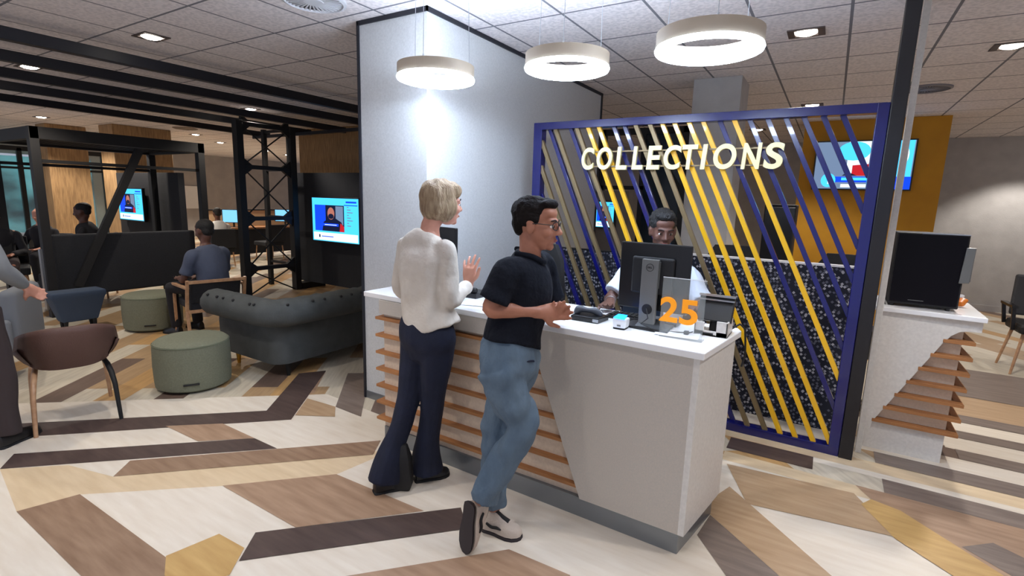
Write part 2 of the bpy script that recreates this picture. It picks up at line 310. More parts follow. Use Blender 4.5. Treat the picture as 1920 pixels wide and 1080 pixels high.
# ------------------------------------------------------------------ ceiling fittings
lampm = mat('downlight_lamp', (255, 250, 240), .5, emit=(255, 246, 232), es=16)
cfr = mat('downlight_frame', (70, 58, 56), .5)
def downlight():
    t = thing('recessed_downlight', '', 'downlight', (0, 0, CEIL), 'recessed ceiling downlights', local=True)
    f = MB(); f.box(-.115, .115, -.095, -.07, -.008, 0).box(-.115, .115, .07, .095, -.008, 0).box(-.115, -.07, -.07, .07, -.008, 0).box(.07, .115, -.07, .07, -.008, 0)
    make('frame', f, cfr, t, bevel=.002)
    make('bulb', MB().lathe([(.001, -.020), (.045, -.018), (.066, -.010), (.069, -.004), (.069, -.001), (.001, -.001)], n=24), lampm, t); return t
dlabels = ['square recessed downlight above the chesterfield sofa', 'round recessed downlight between the first two black ceiling beams at far left', 'recessed downlight above the black lattice tower',
 'square recessed downlight right of the largest ring lamp', 'square recessed downlight cut by the right edge of the photo, upper one', 'small downlight low at the right edge above the grey wall',
 'downlight just above the blue screen rail near the dark post', 'downlight seen between slats behind the sign lettering', 'downlight seen through yellow slats under the blue top rail', 'lobby downlight left of the lattice tower',
 'small lobby downlight seen inside the lattice tower, left one', 'small lobby downlight seen inside the lattice tower, right one', 'lobby downlight just right of the black booth frame', 'small downlight near the mustard wall block']
d0 = downlight()
for i, (x, y, p, a) in enumerate(DOWN):
    if i == 0: d0.location = (x, y, CEIL); d0['label'] = dlabels[0]
    else: copy_thing(d0, (x, y, CEIL), dlabels[i])
OL = ['above the dark chevron at left of the camera', 'almost over the camera, left of the counter', 'above the honey plank at right', 'above the left edge of the near floor', 'over the floor before the counter end', 'above the banquette in the booth', 'beside the broad timber pillar', 'against the far lobby wall', 'above the woman in the cream top']
for (x, y, p, a), q in zip(OFFCAM, OL): copy_thing(d0, (x, y, CEIL), 'square recessed downlight '+q)
ventm = mat('vent_plastic', (205, 205, 208), .5); ventd = mat('vent_dark', (70, 70, 78), .6)
def vent(x, y, r, label, pm, dm):
    t = thing('ceiling_vent', label, 'ceiling vent', (x, y, CEIL), 'round ceiling air diffusers')
    make('backing', MB().cyl((x, y, CEIL-.004), (x, y, CEIL-.001), r*.95, n=40), dm, t)
    make('rim', MB().lathe([(r, -.001), (r, -.014), (r*.9, -.02), (r*.88, -.005)], (x, y, CEIL), closed=True), pm, t, smooth=True)
    b = MB()
    for k in range(36):
        a = 2*math.pi*k/36; c, s_ = math.cos(a), math.sin(a); b.bar((x+c*r*.3, y+s_*r*.3, CEIL-.010), (x+c*r*.88+s_*.03, y+s_*r*.88-c*.03, CEIL-.010), .010, .006)
    make('vanes', b, pm, t); make('hub', MB().cyl((x, y, CEIL-.018), (x, y, CEIL-.004), r*.3, n=24), pm, t)
vent(-2.95, 2.28, .2, 'white round swirl vent cut by the top edge, left of the wall block', ventm, ventd)
vent(.66, 6.68, .2, 'grey round vent in the ceiling right of the dark post', mat('vent_grey', (120, 118, 122), .5), ventd)
vent(-11.2, 5.5, .22, 'small round vent in the lobby ceiling above the black booth', mat('vent_tan', (150, 130, 110), .5), ventd)
# ring pendants
ringtan = mat('lamp_housing_beige', (176, 162, 142), .5); ringglow = mat('ring_diffuser', (255, 255, 255), .5, emit=(212, 230, 255), es=56)
def ring_lamp():
    t = thing('ring_pendant_lamp', '', 'pendant lamp', (0, 0, 0), 'ring pendant lamps above the counter', local=True)
    R = .222
    make('housing', MB().lathe([(R, .045), (R, -.016), (R-.006, -.018), (R-.008, .038), (R-.006, .047)], n=64, closed=True), ringtan, t, smooth=True)
    make('diffuser', MB().lathe([(R+.0005, -.0185), (R+.004, -.026), (R+.000, -.036), (R-.010, -.040), (R-.026, -.036), (R-.034, -.02), (R-.034, .012), (R-.024, .022), (R-.012, .020), (R-.010, -.0185)], n=64, closed=True), ringglow, t, smooth=True)
    for k in range(3):
        a = math.radians(50+120*k); x, y = (R-.025)*math.cos(a), (R-.025)*math.sin(a)
        c = make('cable', MB().tube([(x, y, .038), (x*.95, y*.95, .505)], .0016, 6), steel, t)
        make('cable_grip', MB().cyl((x, y, .036), (x*.995, y*.995, .06), .005, n=8), steel, c)
    make('ceiling_rose', MB().cyl((0, 0, .485), (0, 0, .505), .05, n=24), ventm, t); return t
rl = ring_lamp()
for i, (x, y, z, lb) in enumerate(((-2.05, 2.41, 2.302, 'ring pendant lamp hanging at the corner of the pale wall block, leftmost'), (-1.29, 2.58, 2.318, 'ring pendant lamp in the middle above the counter'), (-.54, 2.44, 2.29, 'largest ring pendant lamp, nearest the dark post'))):
    if i == 0: rl.location = (x, y, z); rl['label'] = lb
    else: copy_thing(rl, (x, y, z), lb)

# black ceiling beams of the lobby
for i, (a, b) in enumerate((((-5.27, .2), (-5.40, 6.2)), ((-6.17, .2), (-6.24, 6.2)), ((-7.02, .2), (-7.32, 6.2)), ((-7.9, .2), (-8.25, 6.2)), ((-8.95, .2), (-9.5, 6.2)))):
    lb = ['black ceiling beam nearest the sofa, topmost in the photo', 'second black ceiling beam from the top', 'middle black ceiling beam', 'fourth black ceiling beam, second lowest in the photo', 'lowest and farthest black ceiling beam over the lobby'][i]
    tag(make('ceiling_beam', MB().bar((*a, 2.685), (*b, 2.685), .08, .092), trim_m, bevel=.004), lb, 'ceiling beam', 'black beams under the lobby ceiling')
tag(make('cross_beam', MB().bar((-5.2, 5.75, 2.62), (-9.6, 5.95, 2.62), .06, .05), trim_m), 'thin black cross beam under the ceiling beams beside the timber wall', 'ceiling beam')

# ------------------------------------------------------------------ main counter
t = thing('reception_counter', 'white reception counter with oak slatted front and angled white side panel', 'counter', (-1.4, 2.45, 0))
FY = 2.22
make('worktop', MB().prism([(-2.505, FY+.02, .955), (-.385, FY-.045, .955), (-.315, 2.70, .955), (-.34, 2.76, .955), (-2.355, 2.76, .955), (-2.355, 2.69, .955), (-2.505, 2.69, .955)], (0, 0, .032)), slab_m, t, bevel=.004)
bd = MB().prism([(-2.345, FY+.04, .1), (-.43, FY+.03, .1), (-.36, 2.66, .1), (-2.345, 2.66, .1)], (0, 0, .855)); make('body', bd, back_m, t)
# folded white front panel: top band, slanting edge, full height at right
pp = [(-2.36, .953), (-2.36, .862), (-1.235, .862), (-.925, .105), (-.405, .105), (-.405, .953)]
def fy(x): return FY+.012-(x+2.4)*.012
make('front_panel', MB().prism([(x, fy(x), z) for x, z in pp], (0, .028, 0)), panel_lam, t, bevel=.002, label='pale front panel with a slanting left edge')
make('end_panel', MB().prism([(-.405, fy(-.405), .105), (-.335, 2.68, .105), (-.335, 2.68, .953), (-.405, fy(-.405), .953)], (-.028, .0, 0)), white_lam, t, bevel=.002)
for k in range(7):
    z = .834-.112*k; xr = -1.235+(.862-z)*.41+.005
    make('slat', MB().box(-2.385, min(xr, -.93), FY+.002, FY+.042, z-.009, z+.009).box(-2.385, -2.345, FY+.04, 2.60, z-.009, z+.009), oak_m, t, bevel=.002)
make('kick_plate', MB().prism([(-2.34, FY+.03, .0), (-.43, FY+.0, .0), (-.36, 2.64, .0), (-2.34, 2.64, .0)], (0, 0, .104)), kick_m, t)

# ------------------------------------------------------------------ slatted screen and sign
SY = 3.80
t = thing('slatted_screen', 'royal blue framed screen with slanting yellow, blue and brass slats', 'screen', (-.9, SY, 0))
make('top_rail', MB().box(-2.165, .20, SY-.02, SY+.06, 2.165, 2.222), blue_m, t, bevel=.003)
make('bottom_rail', MB().box(-2.165, .20, SY-.02, SY+.06, 0.0, .06), blue_m, t, bevel=.003)
make('left_post', MB().box(-2.165, -2.09, SY-.021, SY+.061, 0, 2.221), blue_m, t, bevel=.003)
make('right_post', MB().box(.155, .215, SY-.021, SY+.061, 0, 2.221), blue_m, t, bevel=.003)
tops = [(-2.13, 'b'), (-2.042, 'u'), (-1.978, 'b'), (-1.855, 'u'), (-1.79, 'b'), (-1.694, 'y'), (-1.605, 'y'), (-1.493, 'u'), (-1.408, 'u'), (-1.314, 'b'), (-1.206, 'b'), (-1.116, 'y'), (-1.029, 'y'), (-.929, 'y'), (-.833, 'y'), (-.728, 'u'),
        (-.633, 'y'), (-.541, 'u'), (-.433, 'u'), (-.328, 'u'), (-.226, 'u'), (-.12, 'u'), (-.017, 'u')]
tops = [(-2.13-.1*k, 'ub'[k % 2]) for k in range(7, 0, -1)]+tops
for i, (x, c) in enumerate(tops):
    sl = .44+max(0, min(1, (x+2.1)/1.5))*.04
    z0, z1 = .05, 2.175; xb = x+sl*(z1-z0); 
    if i == 7: x, z1 = -2.10, 2.08; xb = x+sl*(z1-z0)
    elif x < -2.13: z1 = z1-(-2.10-x)/sl; x = -2.10; xb = x+sl*(z1-z0)
    if xb > .165: z0 = z1-(.165-x)/sl; xb = .165
    yo = SY+(.035 if c == 'u' else .008)
    make('slat', MB().bar((x, yo, z1), (xb, yo, z0), .030, .032, (0, 1, 0)), {'b': brass_m, 'u': blue_m, 'y': yellow_m}[c], t, bevel=.002, label={'b': 'dull brass slat', 'u': 'blue slat', 'y': 'yellow slat'}[c])
t = thing('collections_sign', 'pale gold raised capital letters spelling COLLECTIONS on the slatted screen', 'sign', (-1.0, SY-.03, 1.84))
ext = [(-1.712, -1.609), (-1.586, -1.462), (-1.430, -1.345), (-1.305, -1.222), (-1.195, -1.092), (-1.072, -.95), (-.945, -.838), (-.815, -.775), (-.733, -.588), (-.554, -.436), (-.420, -.306)]
for ch, (a, b) in zip('COLLECTIONS', ext):
    make('letter_'+ch.lower(), text_mb(ch, .168, (a, SY-.035, 1.843), (1, 0, 0), (0, 0, 1), .022, fit=b-a, shear=.08), letter_m, t)
make('mounting_rail', MB().box(-1.70, -.31, SY-.023, SY-.012, 1.865, 1.875).box(-1.70, -.31, SY-.023, SY-.012, 1.975, 1.985), brass_m, t)
tag(make('post', MB().box(.217, .292, SY-.03, SY+.06, 0, CEIL-.001), darkpost_m, bevel=.004), 'tall dark brown post from floor to ceiling beside the slatted screen', 'post')
tag(make('post_glint_strip', MB().box(.312, .346, 3.93, 3.98, 0, CEIL-.001), white_lam, bevel=.003), 'narrow white strip just behind the dark post, standing for light on its side', 'post')  # white box added for the bright reflection along the dark post's side

# ------------------------------------------------------------------ patterned divider behind the screen
def fleck_mat():
    m = bpy.data.materials.new('navy_fleck_fabric'); m.use_nodes = True; nt = m.node_tree; L = nt.links.new; b = nt.nodes['Principled BSDF']; b.inputs['Roughness'].default_value = .85
    tc = nt.nodes.new('ShaderNodeTexCoord'); mp = nt.nodes.new('ShaderNodeMapping'); mp.inputs['Scale'].default_value = (42, 1, 42); mp.inputs['Rotation'].default_value = (math.pi/2, 0, 0); L(tc.outputs['Object'], mp.inputs[0])
    v = nt.nodes.new('ShaderNodeTexVoronoi'); v.voronoi_dimensions = '2D'; v.distance = 'MANHATTAN'; v.inputs['Scale'].default_value = 1; L(mp.outputs[0], v.inputs['Vector'])
    r = nt.nodes.new('ShaderNodeValToRGB'); r.color_ramp.interpolation = 'CONSTANT'; r.color_ramp.elements[0].color = (1, 1, 1, 1); r.color_ramp.elements[1].position = .46; r.color_ramp.elements[1].color = (0, 0, 0, 1); L(v.outputs['Distance'], r.inputs[0])
    s_ = nt.nodes.new('ShaderNodeSeparateColor'); L(v.outputs['Color'], s_.inputs[0]); g = nt.nodes.new('ShaderNodeValToRGB'); g.color_ramp.interpolation = 'CONSTANT'
    e = g.color_ramp.elements; e[0].color = lin((24, 27, 42)); e[1].position = .30; e[1].color = lin((176, 176, 184)); q = e.new(.6); q.color = lin((96, 98, 112)); L(s_.outputs[0], g.inputs[0])
    mx = nt.nodes.new('ShaderNodeMix'); mx.data_type = 'RGBA'; L(r.outputs[0], mx.inputs[0]); mx.inputs[6].default_value = lin((24, 27, 42)); L(g.outputs[0], mx.inputs[7]); L(mx.outputs[2], b.inputs['Base Color']); return m
fm = fleck_mat()
t = thing('desk_divider', 'low navy divider with white flecks standing behind the slatted screen', 'divider', (-.35, 4.2, 0))
make('panel', MB().box(-.95, .20, 4.2, 4.25, .0, 1.2), fm, t); make('cap', MB().box(-.96, .21, 4.195, 4.255, 1.2, 1.214), slab_m, t); make('upright', MB().box(-.97, -.95, 4.19, 4.26, 0, 1.21), steel, t)
t = thing('desk_divider', 'left section of the navy flecked divider, behind the black office chair', 'divider', (-1.6, 4.2, 0))
make('panel', MB().box(-2.2, -.98, 4.2, 4.25, .0, 1.17), fm, t); make('cap', MB().box(-2.2, -.98, 4.195, 4.255, 1.17, 1.18), blackmt, t)
# dark door frame / booth behind the screen
t = thing('booth_frame', 'black steel booth frame with dark glass seen through the middle slats', 'booth', (-2.3, 7.0, 0))
make('frame', MB().box(-2.9, -2.82, 6.96, 7.04, 0, 2.6).box(-1.75, -1.67, 6.96, 7.04, 0, 2.6).box(-2.9, -1.67, 6.96, 7.04, 2.52, 2.6).box(-2.3, -2.24, 6.96, 7.04, 0, 2.52).box(-2.9, -2.24, 6.96, 7.04, 1.78, 1.83).bar((-2.24, 7, 2.5), (-1.75, 7, 1.8), .05, .05), blackmt, t)
make('pane', MB().box(-2.24, -1.75, 6.99, 7.01, .0, 2.52), mat('dark_glass', (26, 40, 52), .15, coat=.5), t)
t = thing('filing_cabinet', 'tall black cabinet seen through the slats before the mustard wall', 'cabinet', (-.5, 6.6, 0))
make('body', MB().box(-.66, -.34, 6.5, 6.9, 0, 1.63), blackmt, t, bevel=.01); make('door', MB().box(-.65, -.35, 6.48, 6.5, .05, 1.6), blackpl, t, bevel=.004); make('handle', MB().box(-.39, -.375, 6.46, 6.48, .8, 1.0), steel, t)

# ------------------------------------------------------------------ televisions
def em(name, c, s=1.0): return mat(name, (0, 0, 0), .5, emit=c, es=s, spec=.1)
sB = em('screen_cyan', (70, 190, 250), 1.3); sW = em('screen_white', (215, 235, 250), 1.2); sBl = em('screen_blue', (20, 70, 235), 1.1); sD = em('screen_dark', (20, 26, 52), 1); sR = em('screen_red', (190, 34, 44), 1); sS = em('screen_skin', (176, 110, 96), 1); sG = em('screen_grey', (110, 130, 160), 1)
SM = [sB, sW, sBl, sD, sR, sS, sG]
def patch(mb, i, u, lay):
    # u: polygon in 0..1 screen coordinates
    mb.cur = i; mb.add([mb.o+mb.ux*a*mb.w+V((0, 0, 1))*b*mb.h+mb.n*(.0008*lay) for a, b in u], [tuple(range(len(u)))])
def rect(a, b, c, d): return [(a, b), (c, b), (c, d), (a, d)]
def disc(cx, cy, rx, ry, n=20): return [(cx+rx*math.cos(2*math.pi*k/n), cy+ry*math.sin(2*math.pi*k/n)) for k in range(n)]
def tv(label, x0, x1, y, z0, z1, style, group=None, bez=.018, proto='television'):
    t = thing(proto, label, 'television', ((x0+x1)/2, y, z0), group)
    make('housing', MB().box(x0-bez, x1+bez, y+.004, y+.05, z0-bez, z1+bez), blackpl, t, bevel=.004)
    make('bracket', MB().box((x0+x1)/2-.1, (x0+x1)/2+.1, y+.048, y+.075, (z0+z1)/2-.1, (z0+z1)/2+.1), blackmt, t)
    mb = MB(); mb.o = V((x0, y+.003, z0)); mb.ux = V((1, 0, 0)); mb.n = V((0, -1, 0)); mb.w = x1-x0; mb.h = z1-z0
    if style == 'news':
        patch(mb, 0, rect(0, 0, 1, 1), 0); patch(mb, 1, rect(.02, .02, .98, .2), 1); patch(mb, 3, rect(.06, .24, .70, .84), 1); patch(mb, 2, rect(.06, .24, .30, .84), 2); patch(mb, 6, rect(.52, .4, .68, .82), 2)
        patch(mb, 3, [(.22, .24), (.25, .44), (.36, .54), (.52, .54), (.64, .46), (.70, .3), (.70, .24)], 3); patch(mb, 4, [(.60, .24), (.62, .44), (.70, .36), (.70, .24)], 4); patch(mb, 5, disc(.42, .65, .075, .14), 4); patch(mb, 3, disc(.42, .585, .06, .06), 5)
        patch(mb, 2, rect(.22, .36, .58, .42), 6); patch(mb, 1, rect(.28, .38, .54, .395), 7); patch(mb, 3, rect(.14, .08, .17, .15), 2); patch(mb, 2, rect(.2, .1, .46, .12), 2); patch(mb, 2, rect(.74, .9, .96, .94), 1)
        for k in range(8): patch(mb, 6, rect(.76, .80-.06*k, .80+.04*(k % 3), .82-.06*k), 1)
        patch(mb, 2, rect(.70, .84, .98, .86), 1)
    else:
        patch(mb, 6, rect(0, 0, 1, 1), 0); patch(mb, 1, rect(.34, .3, .62, 1), 1); patch(mb, 0, disc(.40, .80, .17, .2), 2); patch(mb, 4, [(.40, .28), (.40, .50), (.66, .54), (.78, .4), (.78, .28)], 3); patch(mb, 3, [(.30, .28), (.36, .36), (.46, .28)], 4)
        patch(mb, 5, disc(.70, .68, .09, .18), 3); patch(mb, 3, disc(.69, .82, .09, .07), 4); patch(mb, 2, rect(.2, .14, .8, .26), 3); patch(mb, 0, rect(.30, .18, .74, .24), 4); patch(mb, 0, disc(.16, .18, .08, .15), 5); patch(mb, 1, rect(.155, .1, .17, .27), 6)
        patch(mb, 1, rect(.3, .03, .8, .10), 3); patch(mb, 2, rect(.84, .0, 1, .26), 3); patch(mb, 0, rect(.84, .26, .99, 1), 2); patch(mb, 1, disc(.92, .7, .03, .15), 3)
    make('picture', mb, SM, t); return t
tv('news television on the black panel nearest the pale wall block', -7.26, -6.16, 5.44, .84, 1.53, 'news', 'lobby televisions showing news')
tv('smaller news television seen inside the black booth frame', -10.95, -10.04, 4.14, 1.04, 1.58, 'news', 'lobby televisions showing news')
tv('wide television on the mustard wall block behind the dark post', -.28, .82, 8.52, 1.88, 2.51, 'studio')
tv('small television seen through the left slats of the screen', -2.69, -2.44, 6.45, 1.27, 1.60, 'news')
struct('wall_slats_rear', MB().box(-2.9, -2.3, 6.52, 6.6, 0, 1.75), mat('taupe_rear', (120, 112, 104), .8))
for lb, x0, x1, y, z1 in (('tall black panel carrying the television nearest the pale wall block', -7.75, -5.0, 5.5, 1.93), ('black panel carrying the smaller television inside the booth', -11.15, -8.95, 4.2, 1.86)):
    p = thing('display_panel', lb, 'partition', (x0, y, 0), 'black freestanding display panels')
    make('board', MB().box(x0, x1, y+.02, y+.12, .1, z1), navyf, p, bevel=.005); make('foot', MB().box(x0+.1, x0+.3, y-.15, y+.3, 0, .1), blackmt, p); make('foot', MB().box(x1-.3, x1-.1, y-.15, y+.3, 0, .1), blackmt, p)

# ------------------------------------------------------------------ right-hand counter
t = thing('reception_counter', 'second white counter at right with curved panel edge and oak slats', 'counter', (.5, 4.3, 0))
make('worktop', MB().prism([(.16, 4.10, .955), (.34, 4.02, .955), (.86, 4.0, .955), (.875, 4.62, .955), (.38, 4.66, .955), (.38, 4.3, .955)], (0, 0, .03)), slab_m, t, bevel=.004)
make('body', MB().prism([(.34, 4.10, .06), (.78, 4.10, .06), (.80, 4.55, .06), (.40, 4.55, .06)], (0, 0, .895)), back_m, t)
pts = [(.335, .05), (.335, .953), (.852, .953), (.852, .885), (.79, .885), (.75, .875), (.715, .845), (.68, .79), (.39, .195), (.37, .05)]
make('front_panel', MB().prism([(x, 4.045, z) for x, z in pts], (0, .03, 0)), white_lam, t, bevel=.002, label='white front panel with a curved lower edge')
make('side_panel', MB().box(.825, .852, 4.0755, 4.60, .885, .952), white_lam, t)
for k in range(7):
    z = .81-.1*k; make('slat', MB().box(max(.39, .68-(.79-z)*.487)-.01, .835, 4.04, 4.11, z-.011, z+.011).box(.795, .835, 4.1, 4.58, z-.011, z+.011), oak_m, t, bevel=.002)
make('kick_plate', MB().prism([(.34, 4.07, 0), (.775, 4.07, 0), (.775, 4.5, 0), (.40, 4.5, 0)], (0, 0, .19)), white_lam, t)

# ------------------------------------------------------------------ things on the main counter
CT = .987
def monitor(label, cx, cy, rot, w, h, z0, stand_m, mark=True):
    t = thing('computer_monitor', label, 'monitor', (cx, cy, CT), None, rot, local=True)   # its back looks towards -y
    z0 -= CT; b = MB().box(-w/2, w/2, -.012, .012, z0, z0+h); make('housing', b, blackpl, t, bevel=.006)
    make('screen', MB().box(-w/2+.012, w/2-.012, .0121, .0135, z0+.012, z0+h-.012), mat('monitor_face', (30, 44, 66), .2, emit=(120, 160, 220), es=.5), t)
    make('rear_bulge', MB().box(-w*.3, w*.3, -.032, -.011, z0+h*.25, z0+h*.8), blackmt, t, bevel=.01)
    s = make('stand', MB().box(-.042, .042, -.066, -.045, .012, z0+h*.78).box(-.042, .042, -.046, -.03, z0+h*.35, z0+h*.75), stand_m, t, bevel=.004, label='silver monitor stand')
    make('cable_hole', MB().cyl((0, -.0672, .10), (0, -.0655, .10), .026, n=24), blackmt, s)
    if mark:
        make('emblem_ring', MB().lathe([(.017, 0), (.019, 0), (.019, .0015), (.017, .0015)], n=28, closed=True), blackmt, s)
        r = s.children[-1]; r.data.transform(Matrix.Translation((0, -.0665, z0+h*.66)) @ Matrix.Rotation(math.pi/2, 4, 'X'))
        make('emblem', text_mb('DELL', .008, (-.012, -.0668, z0+h*.66-.004), (1, 0, 0), (0, 0, 1), .001, fit=.024), blackmt, s)
    make('foot', MB().prism([(-.12, -.10, 0), (.12, -.10, 0), (.10, .09, 0), (-.10, .09, 0)], (0, 0, .012)).prism([(-.05, -.09, .012), (.09, -.09, .012), (.045, -.03, .05), (-.04, -.03, .05)], (0, .07, 0)), blackpl, t, bevel=.004); return t
monitor('black monitor on a silver stand in front of the seated clerk', -.715, 2.50, math.radians(-3), .355, .335, 1.072, silver)
monitor('black monitor partly hidden behind the woman in the white top', -2.10, 2.50, math.radians(-14), .37, .345, 1.072, blackpl, False)
t = thing('number_sign', 'clear acrylic counter sign with the orange number 25', 'sign', (-.53, 2.345, CT))
acr = mat('clear_acrylic', (225, 235, 235), .08, alpha=.16, spec=.6)
make('panel', MB().box(-.625, -.432, 2.34, 2.344, CT, 1.268), acr, t); make('top_edge', MB().box(-.625, -.432, 2.3395, 2.3445, 1.267, 1.2695), slab_m, t)
make('foot', MB().box(-.625, -.432, 2.344, 2.40, CT, CT+.003), acr, t)
om = mat('orange_lettering', (250, 160, 16), .5, emit=(250, 150, 10), es=.25)  # numerals are no lamp; faint emission added to brighten the orange
make('numeral_2', text_mb('2', .116, (-.628, 2.335, 1.063), (1, 0, 0), (0, 0, 1), .004, fit=.082), om, t); make('numeral_5', text_mb('5', .116, (-.538, 2.335, 1.060), (1, 0, 0), (0, 0, 1), .004, fit=.080), om, t)
# card terminal in a white cradle
t = thing('card_terminal_cradle', 'white notched cradle holding a black terminal at the counter corner', 'terminal', (-.43, 2.58, CT))
make('cradle', MB().box(-.50, -.35, 2.49, 2.50, CT, 1.012).box(-.50, -.455, 2.49, 2.50, CT, 1.052).box(-.40, -.35, 2.49, 2.50, CT, 1.062).box(-.50, -.492, 2.49, 2.64, CT, 1.05).box(-.358, -.35, 2.49, 2.64, CT, 1.06).box(-.50, -.35, 2.49, 2.64, CT, CT+.01), white_lam, t, bevel=.002, label='white cradle')
make('label_slot', MB().box(-.458, -.412, 2.488, 2.4905, CT+.008, CT+.016), blackmt, t)
make('terminal', MB().prism([(-.505, 2.53, 1.055), (-.345, 2.53, 1.055), (-.345, 2.60, 1.165), (-.505, 2.60, 1.165)], (0, .035, -.012)), blackpl, t, bevel=.004)
make('silver_edge', MB().box(-.508, -.342, 2.585, 2.60, 1.163, 1.173).box(-.508, -.342, 2.572, 2.584, 1.146, 1.152), steel, t)
make('terminal_neck', MB().cyl((-.425, 2.57, CT), (-.425, 2.60, 1.09), .022, n=16), blackmt, t)
t = thing('label_printer', 'small white printer box with a glowing blue top', 'printer', (-.82, 2.36, CT))
make('body', MB().prism([(-.853, 2.335, CT+.006), (-.79, 2.335, CT+.006), (-.786, 2.335, CT+.055), (-.857, 2.335, CT+.055)], (0, .065, 0)), slab_m, t, bevel=.008, label='white body'); make('base', MB().box(-.85, -.793, 2.338, 2.398, CT, CT+.008), blackmt, t)
make('status_light', MB().prism([(-.85, 2.334, CT+.0555), (-.793, 2.334, CT+.0555), (-.80, 2.39, CT+.062), (-.845, 2.39, CT+.062)], (0, 0, .004)), mat('blue_led', (10, 80, 220), .4, emit=(20, 130, 255), es=5), t, label='glowing blue strip')
make('mark', MB().box(-.83, -.812, 2.3335, 2.3352, CT+.016, CT+.024), silver, t)
t = thing('desk_phone', 'black desk phone with curved handset beside the blue lit printer', 'phone', (-1.03, 2.43, CT))
make('base', MB().prism([(-1.10, 2.375, CT), (-.945, 2.375, CT), (-.935, 2.50, CT), (-1.09, 2.50, CT)], (0, 0, .028)), blackpl, t, bevel=.006)
make('handset', MB().limb([((-1.085, 2.42, CT+.035), .018), ((-1.07, 2.42, CT+.055), .02), ((-1.03, 2.43, CT+.052), .013), ((-.99, 2.44, CT+.05), .018), ((-.965, 2.445, CT+.033), .016)]), mat('slate_plastic', (66, 70, 78), .4), t, smooth=True)
make('display', MB().box(-.975, -.945, 2.372, 2.376, CT+.006, CT+.022), steel, t)
t = thing('keyboard', 'black keyboard behind the monitor foot', 'keyboard', (-.82, 2.60, CT)); make('body', MB().prism([(-.97, 2.54, CT), (-.60, 2.56, CT), (-.60, 2.68, CT), (-.97, 2.66, CT)], (0, 0, .018)), blackpl, t, bevel=.004)
kb = MB(); [kb.box(-.955+.028*i, -.934+.028*i, 2.556+.024*j+.0015*i, 2.574+.024*j+.0015*i, CT+.018, CT+.024) for i in range(12) for j in range(4)]; make('keys', kb, blackmt, t)
tag(make('document_tray', MB().box(-.93, -.72, 2.69, 2.755, CT, CT+.055), mat('tray_plastic', (34, 44, 58), .4), bevel=.004), 'low dark tray at the counter edge behind the monitor', 'tray')
def sheet(label, x, y, rot, w=.21, h=.15, z=CT):
    n = 10; b = MB(); vs = [(w*(i/n-.5), h*(j/n-.5), .002+.004*math.sin(i*.7)*(j/n)) for j in range(n+1) for i in range(n+1)]
    vs = [(x+a*math.cos(rot)-c*math.sin(rot), y+a*math.sin(rot)+c*math.cos(rot), z+k+.0015) for a, c, k in vs]
    b.add(vs+[(p[0], p[1], p[2]-.001) for p in vs], [(j*(n+1)+i, j*(n+1)+i+1, (j+1)*(n+1)+i+1, (j+1)*(n+1)+i) for j in range(n) for i in range(n)]+[((n+1)**2+j*(n+1)+i, (n+1)**2+(j+1)*(n+1)+i, (n+1)**2+(j+1)*(n+1)+i+1, (n+1)**2+j*(n+1)+i+1) for j in range(n) for i in range(n)])
    tag(make('paper_sheet', b, paper_m, smooth=True), label, 'paper', 'loose papers on the counter')
sheet('white paper on the counter between the two standing visitors', -1.70, 2.40, .3); sheet('paper lying behind the desk phone', -1.22, 2.60, -.2); sheet('paper lying under the acrylic number sign', -.56, 2.42, .1, .2, .12); sheet('paper leaning near the clerk behind the keyboard', -.95, 2.66, .2, .14, .1, CT)
tag(make('telephone', MB().prism([(-2.0, 2.50, CT), (-1.80, 2.50, CT), (-1.80, 2.66, CT), (-2.0, 2.66, CT)], (0, 0, .03)).limb([((-1.98, 2.53, CT+.045), .02), ((-1.9, 2.53, CT+.05), .014), ((-1.83, 2.53, CT+.045), .02)]), blackpl), 'black phone on the counter beside the white top sleeve', 'phone')
tag(make('monitor_cable', MB().tube([(-.72, 2.43, 1.09), (-.70, 2.40, 1.05), (-.73, 2.39, 1.02), (-.69, 2.385, 1.01), (-.66, 2.40, .995), (-.60, 2.44, .992), (-.52, 2.47, .992), (-.50, 2.475, 1.0)], .0028, 6), blackmt), 'thin black cable running from the monitor stand to the terminal', 'cable')
tag(make('power_cable', MB().tube([(-.36, 2.64, 1.0), (-.32, 2.66, 1.03), (-.30, 2.70, 1.0), (-.295, 2.72, .94), (-.29, 2.73, .86), (-.30, 2.72, .80)], .005, 8), blackmt), 'black cable looping over the right end of the counter', 'cable')
tag(make('plug', MB().box(-.535, -.515, 2.44, 2.46, CT, CT+.018), blackmt), 'tiny black plug beside the white cradle', 'plug')

# second counter: black cabinet, papers
t = thing('glass_front_locker', 'black box unit with dark glass side and silver handle plate on the right counter', 'cabinet', (.56, 4.28, CT))
make('body', MB().box(.375, .735, 4.12, 4.46, CT+.015, 1.465), blackmt, t, bevel=.006); make('glass_side', MB().box(.385, .725, 4.115, 4.121, CT+.03, 1.455), mat('smoked_glass', (10, 7, 14), .35, spec=.15), t)
make('top_edge', MB().box(.50, .735, 4.112, 4.118, 1.462, 1.468), steel, t)
make('handle_plate', MB().prism([(.712, 4.10, 1.168), (.762, 4.10, 1.172), (.768, 4.10, 1.39), (.722, 4.10, 1.39)], (0, .012, 0)).box(.745, .768, 4.11, 4.2, 1.18, 1.385), silver, t, bevel=.003, label='silver handle plate')
for x in (.40, .69):
    for y in (4.14, 4.42): make('foot', MB().cyl((x, y, CT-.002), (x, y, CT+.016), .014, n=12), blackpl, t)
make('vent_line', MB().box(.48, .56, 4.113, 4.116, CT+.045, CT+.049), silver, t)
b = MB(); [b.box(.20+.004*(k % 2), .36, 4.12+.003*(k % 3), 4.26, CT-.001+.010*k, CT+.007+.010*k) for k in range(4)]
